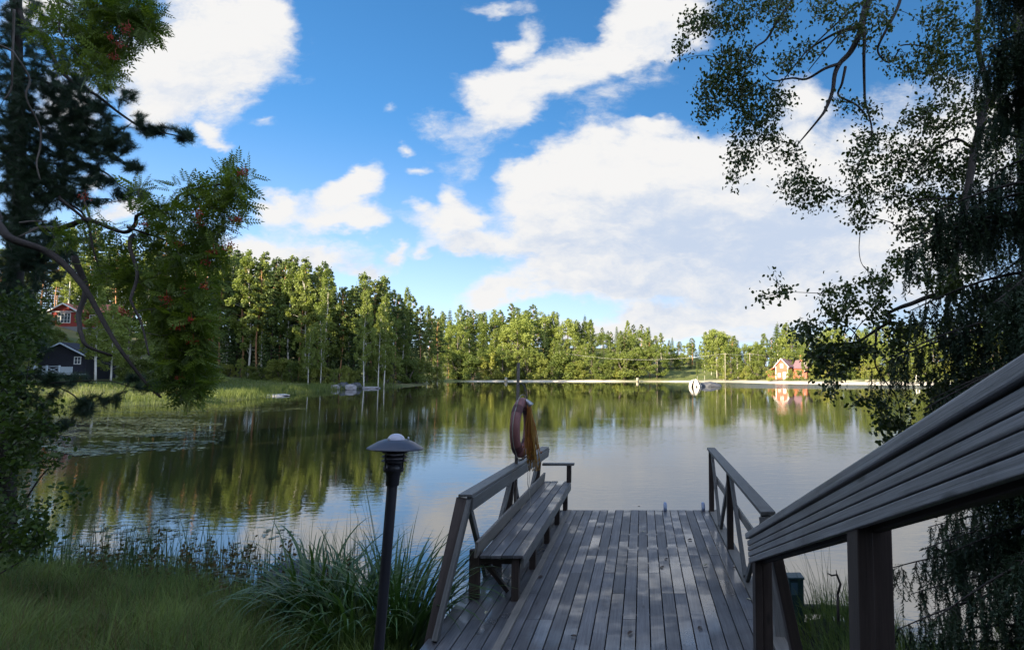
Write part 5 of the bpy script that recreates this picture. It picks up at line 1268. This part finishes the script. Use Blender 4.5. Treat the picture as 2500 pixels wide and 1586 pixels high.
for p, _ in sl:
    for i in range(1, 8):
        for k in range(7):
            a0 = p[i - 1].lerp(p[i], random.random()); sdv = (p[-1] - p[0]).cross(Vector((0, 0, 1))).normalized() * random.choice((-1, 1))
            out = sdv * random.uniform(.02, .34) * (1.1 - i / 9) + Vector((0, 0, -.05)); e = a0 + out
            if k % 2 == 0: b.tube([a0, a0.lerp(e, .5) + Vector((0, 0, .02)), e], [.004, .003, .002], 3, cap=False)
            for q in range(3):
                P.append(a0.lerp(e, random.uniform(.2, 1))); d = Vector((random.gauss(0, .22), random.gauss(0, .22), -1)); D.append(d); SCL.append(random.uniform(.14, .42))
            P.append(a0); D.append(out + rv(.05)); SCL.append(out.length * 1.1 + .05)
stf(b.build('twigs', M['bark_dark'], spruce, xf=X))
P = [p - r3 for p in P]
foliage('foliage', spruce, M['near_spruce'], ST, [SF], P, D, np.array(SCL))

# ---- leafy shrub at the left edge over the water
random.seed(61)
r4 = Vector((-7.2, 6.2, hz(-7.2, 6.2)))
lb = [limb([(-180, 1500), (-60, 1400), (0, 1330), (60, 1240), (110, 1160), (140, 1120)], (6.2, 5.9), .022, .004), limb([(-60, 1400), (-20, 1200), (40, 1080), (90, 1020)], (6.2, 6), .016, .004), limb([(-30, 1420), (60, 1360), (100, 1300)], (6.1, 6), .01, .004)]
lb[0][0][0:0] = [r4]; lb[0][1][0:0] = [.03]
shrub = thing('leafy_shrub', 'dark leafy shrub leaning over the water at the left edge', 'shrub', r4); X = Matrix.Translation(-r4)
b = MB(); nodes = []
for p, r_ in lb: b.tube(p, r_, 5); nodes += p
tg = ell([(35, 845, 45, 40, 26, 6.0, 6.8), (20, 940, 50, 60, 26, 6.0, 6.6), (60, 765, 40, 40, 14, 6.2, 6.8), (100, 1030, 60, 40, 20, 5.9, 6.3), (20, 1150, 60, 110, 42, 5.8, 6.3), (60, 1080, 60, 50, 20, 5.8, 6.2), (40, 1290, 70, 80, 44, 5.7, 6.3), (90, 1310, 30, 40, 14, 5.8, 6.1), (120, 1125, 30, 24, 6, 5.8, 6), (10, 1010, 50, 60, 18, 5.9, 6.4), (30, 760, 60, 60, 26, 6.2, 6.8), (70, 810, 40, 40, 14, 6.2, 6.8), (20, 880, 50, 60, 24, 6.2, 6.8), (175, 1205, 26, 10, 4, 5.8, 6)])
tw = grow(b, nodes, tg, .007); b.build('stems', M['bark_dark'], shrub, xf=X)
P, D = [], []
for t_ in tw:
    for k in range(11): P.append(t_[-1] + rv(.07)); d = rv(.9); d.z -= .2; D.append(d)
    for q in (2, 3):
        for k in range(3): P.append(t_[q] + rv(.03)); D.append(rv(1))
P = [p - r4 for p in P]
foliage('foliage', shrub, M['alder_leaf'], *LEAF[:1], LEAF[1], P, D, rng.uniform(.036, .062, len(P)))

# ---- blades: sedge, grass, reeds
def blades(P, az, L, th0, th1, w, m_=4, pw=1.5):
    P = np.asarray(P, float); n = len(P); s = np.linspace(0, 1, m_ + 1)
    th = th0[:, None] + (th1 - th0)[:, None] * s[None] ** pw
    ds = L[:, None] / m_
    hx = np.concatenate([np.zeros((n, 1)), np.cumsum(np.sin((th[:, 1:] + th[:, :-1]) / 2) * ds, 1)], 1)
    zz = np.concatenate([np.zeros((n, 1)), np.cumsum(np.cos((th[:, 1:] + th[:, :-1]) / 2) * ds, 1)], 1)
    ca, sa = np.cos(az)[:, None], np.sin(az)[:, None]
    Cx = P[:, 0:1] + hx * ca; Cy = P[:, 1:2] + hx * sa; Cz = P[:, 2:3] + zz
    tw_ = rng.uniform(-.7, .7, n)[:, None]; wa = az[:, None] + PI / 2 + tw_
    ww = w[:, None] * (1 - s[None] ** 2.2 * .93) * .5
    A = np.stack([Cx - np.cos(wa) * ww, Cy - np.sin(wa) * ww, Cz], -1); B = np.stack([Cx + np.cos(wa) * ww, Cy + np.sin(wa) * ww, Cz], -1)
    V = np.stack([A, B], 2).reshape(n, -1, 3)
    base = (np.arange(n) * (2 * (m_ + 1)))[:, None, None]; q = np.arange(m_)[None, :, None] * 2
    Fq = (base + q + np.array([0, 1, 3, 2])[None, None]).reshape(-1, 4)
    return V.reshape(-1, 3), Fq, np.repeat(rng.random(n), m_)
U = rng.uniform
def clump(name, label, cx, cy, n, Lr, wr, spread, lean, mat, rad=.22, cat='sedge', z=None, dirbias=None, group=None):
    o = thing(name, label, cat, (cx, cy, hz(cx, cy) if z is None else z), 0, group)
    a = U(0, 2 * PI, n) if dirbias is None else rng.normal(dirbias[0], dirbias[1], n); r_ = rad * np.sqrt(U(0, 1, n))
    P = np.stack([r_ * np.cos(a), r_ * np.sin(a), np.full(n, -.05)], 1)
    th0 = np.abs(rng.normal(.12, .12, n)) + r_ / rad * .18
    V, Fq, rn = blades(P, a + rng.normal(0, .4, n), U(*Lr, n), th0, th0 + U(*spread, n), U(*wr, n), 9, 1.7)
    return lk('blades', mkmesh('blades', V, [Fq], mat, rnd=rn), o), o
gs = 'sedge tussocks left of the pier'
clump('sedge_tussock', 'big arching sedge tussock left of the lamp post by the dark rock', -3.25, 6.05, 130, (.75, 1.3), (.018, .038), (1.1, 2.6), 0, M['sedge'], .26, group=gs)
clump('sedge_tussock', 'sedge tussock with long arching blades right behind the lamp post', -2.85, 5.95, 140, (.8, 1.4), (.018, .040), (1.0, 2.6), 0, M['sedge'], .26, group=gs)
clump('sedge_tussock', 'tall upright sedge tussock against the raking post of the bench', -2.3, 5.75, 170, (.95, 1.5), (.018, .040), (.5, 2.1), 0, M['sedge'], .26, group=gs)
clump('sedge_tussock', 'sedge tussock between the lamp post and the tall upright tussock', -2.6, 5.5, 90, (.7, 1.2), (.016, .034), (1.0, 2.6), 0, M['sedge'], .22, group=gs)
clump('sedge_tussock', 'few sedge blades arching through the bench railing', -1.95, 6.2, 26, (.9, 1.35), (.008, .016), (.9, 2.0), 0, M['sedge'], .1, dirbias=(.3, .7), group=gs)
clump('cattail', 'two thin straight cattail blades standing taller than the sedge', -2.45, 6.15, 5, (1.75, 2.1), (.012, .016), (.02, .12), 0, M['sedge'], .07, cat='cattail', dirbias=(PI, .3))
def field_pts(n, x0, x1, y0, y1, sdr=(0.0, 99), avoid=True):
    x = U(x0, x1, n * 2); y = U(y0, y1, n * 2); s_ = sdist(x, y)
    k = (s_ > sdr[0]) & (s_ < sdr[1])
    if avoid: k &= ~((x > -1.05) & (x < 1.2) & (y > -3)) & ~((x > -1.8) & (x < 1.25) & (y > 3.4))
    x, y = x[k][:n], y[k][:n]; return np.stack([x, y, height(x, y) - .02], 1)
parts = []
P = np.concatenate([field_pts(62000, -8.6, -1.2, 2.6, 8.9, (-.05, 30)), field_pts(9000, 1.2, 3.6, 2.2, 6.6, (-.25, 30)), field_pts(9000, -16, -6.5, 5, 12, (-.05, 30)), field_pts(6000, -1.9, -1.0, 2.4, 4.3)])
n = len(P); clus = .5 + .5 * vnoise(P[:, 0], P[:, 1], .28, 5)
az = 2.2 + 1.3 * vnoise(P[:, 0], P[:, 1], .55, 7) + rng.normal(0, .8, n); th0 = np.abs(rng.normal(.2, .2, n))
L = U(.16, .46, n) * (.55 + .8 * clus)
cen = field_pts(260, -8.2, -1.4, 2.8, 7.6, (.1, 30)); kk = 55; ca_ = U(0, 6.28, len(cen) * kk); cr_ = .13 * np.sqrt(U(0, 1, len(cen) * kk))
PT_ = np.repeat(cen, kk, 0); PT_[:, 0] += cr_ * np.cos(ca_); PT_[:, 1] += cr_ * np.sin(ca_)
P = np.concatenate([P, PT_]); az = np.concatenate([az, ca_ + rng.normal(0, .4, len(PT_))]); L = np.concatenate([L, U(.28, .60, len(PT_)) * np.repeat(U(.6, 1.1, len(cen)), kk)])
th0 = np.concatenate([th0, .1 + cr_ / .13 * .5]); wd_ = np.concatenate([U(.0035, .0085, n), U(.005, .011, len(PT_))]); n = len(P)
V, Fq, rn = blades(P, az, L, th0, th0 + U(.3, 1.6, n), wd_, 4)
tag(lk('grass', mkmesh('grass', V, [Fq], M['grass'], rnd=rn)), 'long soft green grass covering the shaded bank in the foreground', 'grass', kind='stuff')
P = field_pts(5200, -8, -1.6, 2.8, 6.5, (.8, 30)); n = len(P); th0 = np.abs(rng.normal(.1, .15, n))
V, Fq, rn = blades(P, U(0, 6.28, n), U(.35, .62, n), th0, th0 + U(.1, .9, n), U(.002, .004, n), 4)
tag(lk('dry_grass', mkmesh('dry_grass', V, [Fq], M['dry_grass'], rnd=rn)), 'thin straw-coloured dry stems scattered through the bank grass', 'dry grass', kind='stuff')
# thin reeds standing in the shallow water
P = np.concatenate([field_pts(900, -11, -2.9, 6.3, 10.4, (-1.5, .15), False), field_pts(900, -10, -3.2, 6.0, 9.0, (-.5, .5), False)]); P[:, 2] = np.maximum(P[:, 2], -.25); n = len(P)
th0 = np.abs(rng.normal(.05, .08, n))
V, Fq, rn = blades(P, U(0, 6.28, n), U(.5, 1.25, n) * (.8 + .35 * vnoise(P[:, 0], P[:, 1], .8, 3)), th0, th0 + np.abs(rng.normal(0, .35, n)), U(.006, .013, n), 5)
tag(lk('reeds', mkmesh('reeds', V, [Fq], M['reed'], rnd=rn)), 'thin dark reeds standing in the shallow water in front of the bank', 'reeds', kind='stuff')
# reddish weeds between the reeds
Pw = field_pts(120, -6.6, -3.0, 6.2, 8.2, (-.35, .6), False); b = MB(); LP, LD = [], []
for p in Pw:
    p = Vector(p); H_ = random.uniform(.35, .75); tp_ = p + Vector((random.gauss(0, .08), random.gauss(0, .08), H_)); b.tube([p, p.lerp(tp_, .5) + rv(.01), tp_], .003, 3, cap=False)
    for k in range(16): LP.append(p.lerp(tp_, random.uniform(.3, 1)) + rv(.015)); LD.append(rv(1))
wd = tag(b.build('shore_weeds', M['weed_red']), 'leafy reddish weeds mixed with the reeds at the water edge', 'weeds', kind='stuff')
foliage('weed_leaves', wd, M['weed_red'], *LEAF[:1], LEAF[1], LP, LD, rng.uniform(.025, .055, len(LP)))
# small grass patch and wires of dry stems right of the pier
clump('reed_clump', 'sparse clump of tall thin reeds right of the pier behind the teal box', 1.95, 6.3, 60, (.5, .95), (.003, .007), (.1, 1.0), 0, M['reed'], .32, cat='reeds')
# meadow and reed belt on the left shore
n0 = 60000; x = U(-70, -34, n0); y = U(40, 100, n0); s_ = sdist(x, y); k = (s_ > -.9) & (s_ < 20) & (U(0, 1, n0) < np.where(s_ < 3.5, 1, .45)); x, y, s_ = x[k], y[k], s_[k]
P = np.stack([x, y, np.maximum(height(x, y), -.15)], 1); n = len(P); th0 = np.abs(rng.normal(.12, .12, n)); hh = np.where(s_ < 2.5, U(.5, 1.0, n), U(.25, .55, n))
V, Fq, rn = blades(P, U(0, 6.28, n), hh, th0, th0 + U(.2, 1, n), U(.02, .045, n), 2)
tag(lk('shore_grass', mkmesh('shore_grass', V, [Fq], M['meadow_grass'], rnd=rn)), 'belt of pale green sedge and meadow grass along the left shore', 'shore grass', kind='stuff')
n0 = 26000; x = U(-44, 70, n0); y = U(105, 160, n0); s_ = sdist(x, y); lim = np.where(x > 15, 8.5, 3.2); k = (s_ > lim) & (s_ < lim + 12); x, y = x[k], y[k]
P = np.stack([x, y, height(x, y)], 1); n = len(P); th0 = np.abs(rng.normal(.1, .1, n))
V, Fq, rn = blades(P, U(0, 6.28, n), U(.3, .7, n), th0, th0 + U(.2, .9, n), U(.03, .06, n), 2)
tag(lk('far_grass', mkmesh('far_grass', V, [Fq], M['meadow_grass'], rnd=rn)), 'yellow-green grass strip between the far beach and the trees', 'grass', kind='stuff')
# lily pads
def pads(regs):
    P_ = []
    for cx, cy, rx, ry, n in regs:
        for _ in range(n):
            a, r_ = random.uniform(0, 2 * PI), math.sqrt(random.random()); p = onz((cx + rx * r_ * math.cos(a)) * 1.0382, (cy + ry * r_ * math.sin(a)) * 1.0382, .008)
            if -58 < p.x < 10 and 6 < p.y < 70: P_.append(tuple(p))
    return np.array(P_)
random.seed(71)
DT = [(math.cos(a), math.sin(a), 0) for a in np.linspace(.25, 2 * PI - .25, 8)] + [(0, 0, 0)]
P = pads([(300, 1015, 230, 66, 13000), (560, 955, 180, 14, 2600)])
q1 = vnoise(P[:, 0], P[:, 1] * 1.0, 2.6, 11) + 1.1 * vnoise(P[:, 0], P[:, 1] * 3.6, 2.3, 12) + .5 * vnoise(P[:, 0] * 1.0, P[:, 1] * 2.0, .6, 13)
xx_ = P[:, 0] / P[:, 1]; edge = ss(xx_, -.69, -.80) + ss(P[:, 1], 34, 42)
P = P[(q1 + .7 * np.minimum(edge, 1) + rng.normal(0, .55, len(P)) > .85) & (P[:, 1] > 20.5 + 2.5 * vnoise(P[:, 0], 0 * P[:, 1], 2.2, 4) + rng.normal(0, 1.2, len(P)))]
sdp = sdist(P[:, 0], P[:, 1]); P = P[sdp < -.1]
n = len(P); Rz = rotm(n); a_ = U(0, 6.28, n)
Rz = np.stack([np.cos(a_), -np.sin(a_), U(-.03, .03, n), np.sin(a_), np.cos(a_), U(-.03, .03, n), U(-.04, .04, n), U(-.04, .04, n), np.ones(n)], -1).reshape(-1, 3, 3)
P[:, 2] += U(0, .012, n)
V, Fs, rn = scat(DT, [[(0, 1, 2, 3, 4, 5, 6, 7, 8)]], P, Rz, U(.05, .11, n))
tag(lk('lily_pads', mkmesh('lily_pads', V, Fs, M['lily'], rnd=rn)), 'streaky carpet of floating lily leaves on the left of the lake', 'lily pads', kind='stuff')
P = pads([(330, 1250, 110, 22, 90), (420, 1215, 60, 12, 24), (180, 1290, 80, 14, 36), (520, 1290, 90, 16, 36), (650, 1255, 60, 16, 18), (300, 1310, 160, 10, 60)]); P = P[sdist(P[:, 0], P[:, 1]) < -.2]; n = len(P); a_ = U(0, 6.28, n)
Rz = np.stack([np.cos(a_), -np.sin(a_), 0 * a_, np.sin(a_), np.cos(a_), 0 * a_, U(-.05, .05, n), U(-.05, .05, n), np.ones(n)], -1).reshape(-1, 3, 3)
V, Fs, rn = scat(DT, [[(0, 1, 2, 3, 4, 5, 6, 7, 8)]], P, Rz, np.stack([U(.02, .05, n), U(.035, .07, n), np.ones(n)], 1))
tag(lk('floating_leaves', mkmesh('floating_leaves', V, Fs, M['lily'], rnd=rn)), 'scattered small floating leaves close beyond the reeds', 'floating leaves', kind='stuff')

# ---- rock under the sedge, box, timber edge, dead twig, fallen leaves
p = onz(700 * 1.0382, 1372 * 1.0382, .1)
o = rock('mossy_rock', (p.x, p.y, .02), .52, .4, .32, M['dark_rock'], 77); tag(o, 'dark rounded rock at the water edge left of the sedge tussocks', 'rock')
M['teal'] = plain('blue_green_plastic', (.035, .075, .085), .5, .2, 6); M['label_blue'] = plain('pale_blue_sticker', (.09, .17, .24), .5, .1, 6)
bo = thing('electric_box', 'narrow blue-green box standing on the bank right behind the handrail post', 'box', (1.585, 6.35, .1))
b = MB(); b.box(-.075, .075, -.06, .09, -.3, .42, axis='z'); b.build('housing', M['teal'], bo, bevel=.008)
b = MB(); b.box(-.083, .083, -.07, .10, .421, .445, axis='z'); b.build('lid', M['teal'], bo, bevel=.006)
b = MB(); b.box(-.055, .01, -.064, -.0605, .27, .39, axis='z'); b.build('sticker', M['label_blue'], bo)
b = MB(); b.tube([(1.55, 6.62, .10), (1.95, 6.6, .11), (2.35, 6.5, .12)], [.055, .05, .05], 10); tag(b.build('edge_log', M['dark_wood']), 'dark round timber edging the bank right of the pier', 'log')
b = MB(); q = at(2045, 1450, 5.7); b.tube([q, at(2052, 1425, 5.72), at(2043, 1402, 5.7), at(2030, 1404, 5.7), at(2020, 1398, 5.7)], [.012, .012, .010, .009, .004], 6); b.tube([at(2043, 1402, 5.7), at(2041, 1390, 5.7)], [.006, .003], 5)
b.tube([q + Vector((0, 0, -.4)), q], [.014, .012], 6); tag(b.build('dead_branch', M['bark_dark']), 'crooked dead branch sticking up beside the handrail post', 'branch')
p = onz(1290 * 1.0382, 1325 * 1.0382, DZ)
FL = [(1463, 1286, 'curled dark leaf near the pier head at the middle gap'), (1560, 1236, 'dark leaf lying at the very end of the pier'), (1684, 1317, 'dark leaf on the boards level with the middle of the right railing'), (1626, 1363, 'long dark twig-like leaf on the wet middle boards'), (1616, 1383, 'small dark leaf just below the long twig-like leaf'),
      (1792, 1385, 'brown leaf on the right edge of the boards'), (1570, 1297, 'pale leaf on the wet boards near the pier head'), (1722, 1379, 'pale small leaf on the right boards'), (1320, 1408, 'crumpled dark leaf beside the batten'), (1305, 1394, 'dark leaf on the batten in front of the bench'), (1401, 1552, 'tiny dark leaf low on the left boards'),
      (1538, 1545, 'tiny blue-grey leaf at the bottom of the picture'), (1187, 1495, 'small white leaf on the boards under the bench'), (1828, 1462, 'yellowish leaf at the foot of the right railing'), (1709, 1532, 'thin curled leaf low on the right boards'), (1380, 1275, 'small leaf on the batten near its far end')]
M['dead_leaf'] = plain('brown_dead_leaf', (.055, .032, .02), .6, .4, 12); M['pale_leaf'] = plain('pale_dead_leaf', (.42, .38, .26), .6, .2, 12)
for i, (px, py, lab) in enumerate(FL):
    p = onz(px, py, DZ + .006); s = random.uniform(.022, .038); pale = any(w in lab for w in ('pale', 'white', 'yellow'))
    V = [(s * .0, -s, 0), (s * .5, -s * .3, s * .35), (s * .45, s * .5, s * .3), (0, s * 1.1, s * .1), (-s * .45, s * .5, s * .4), (-s * .5, -s * .3, s * .25), (0, -.1 * s, .0), (0, s * .5, .0)]
    me = mkmesh('fallen_leaf', V, [[(0, 1, 6), (0, 6, 5), (2, 3, 7), (3, 4, 7)], [(1, 2, 7, 6), (6, 7, 4, 5)]], M['pale_leaf'] if pale else M['dead_leaf'])
    o = lk('fallen_leaf', me); o.location = (p.x, p.y, p.z); o.rotation_euler = (0, 0, random.uniform(0, 6.28)); tag(o, lab, 'leaf', 'fallen leaves on the pier')
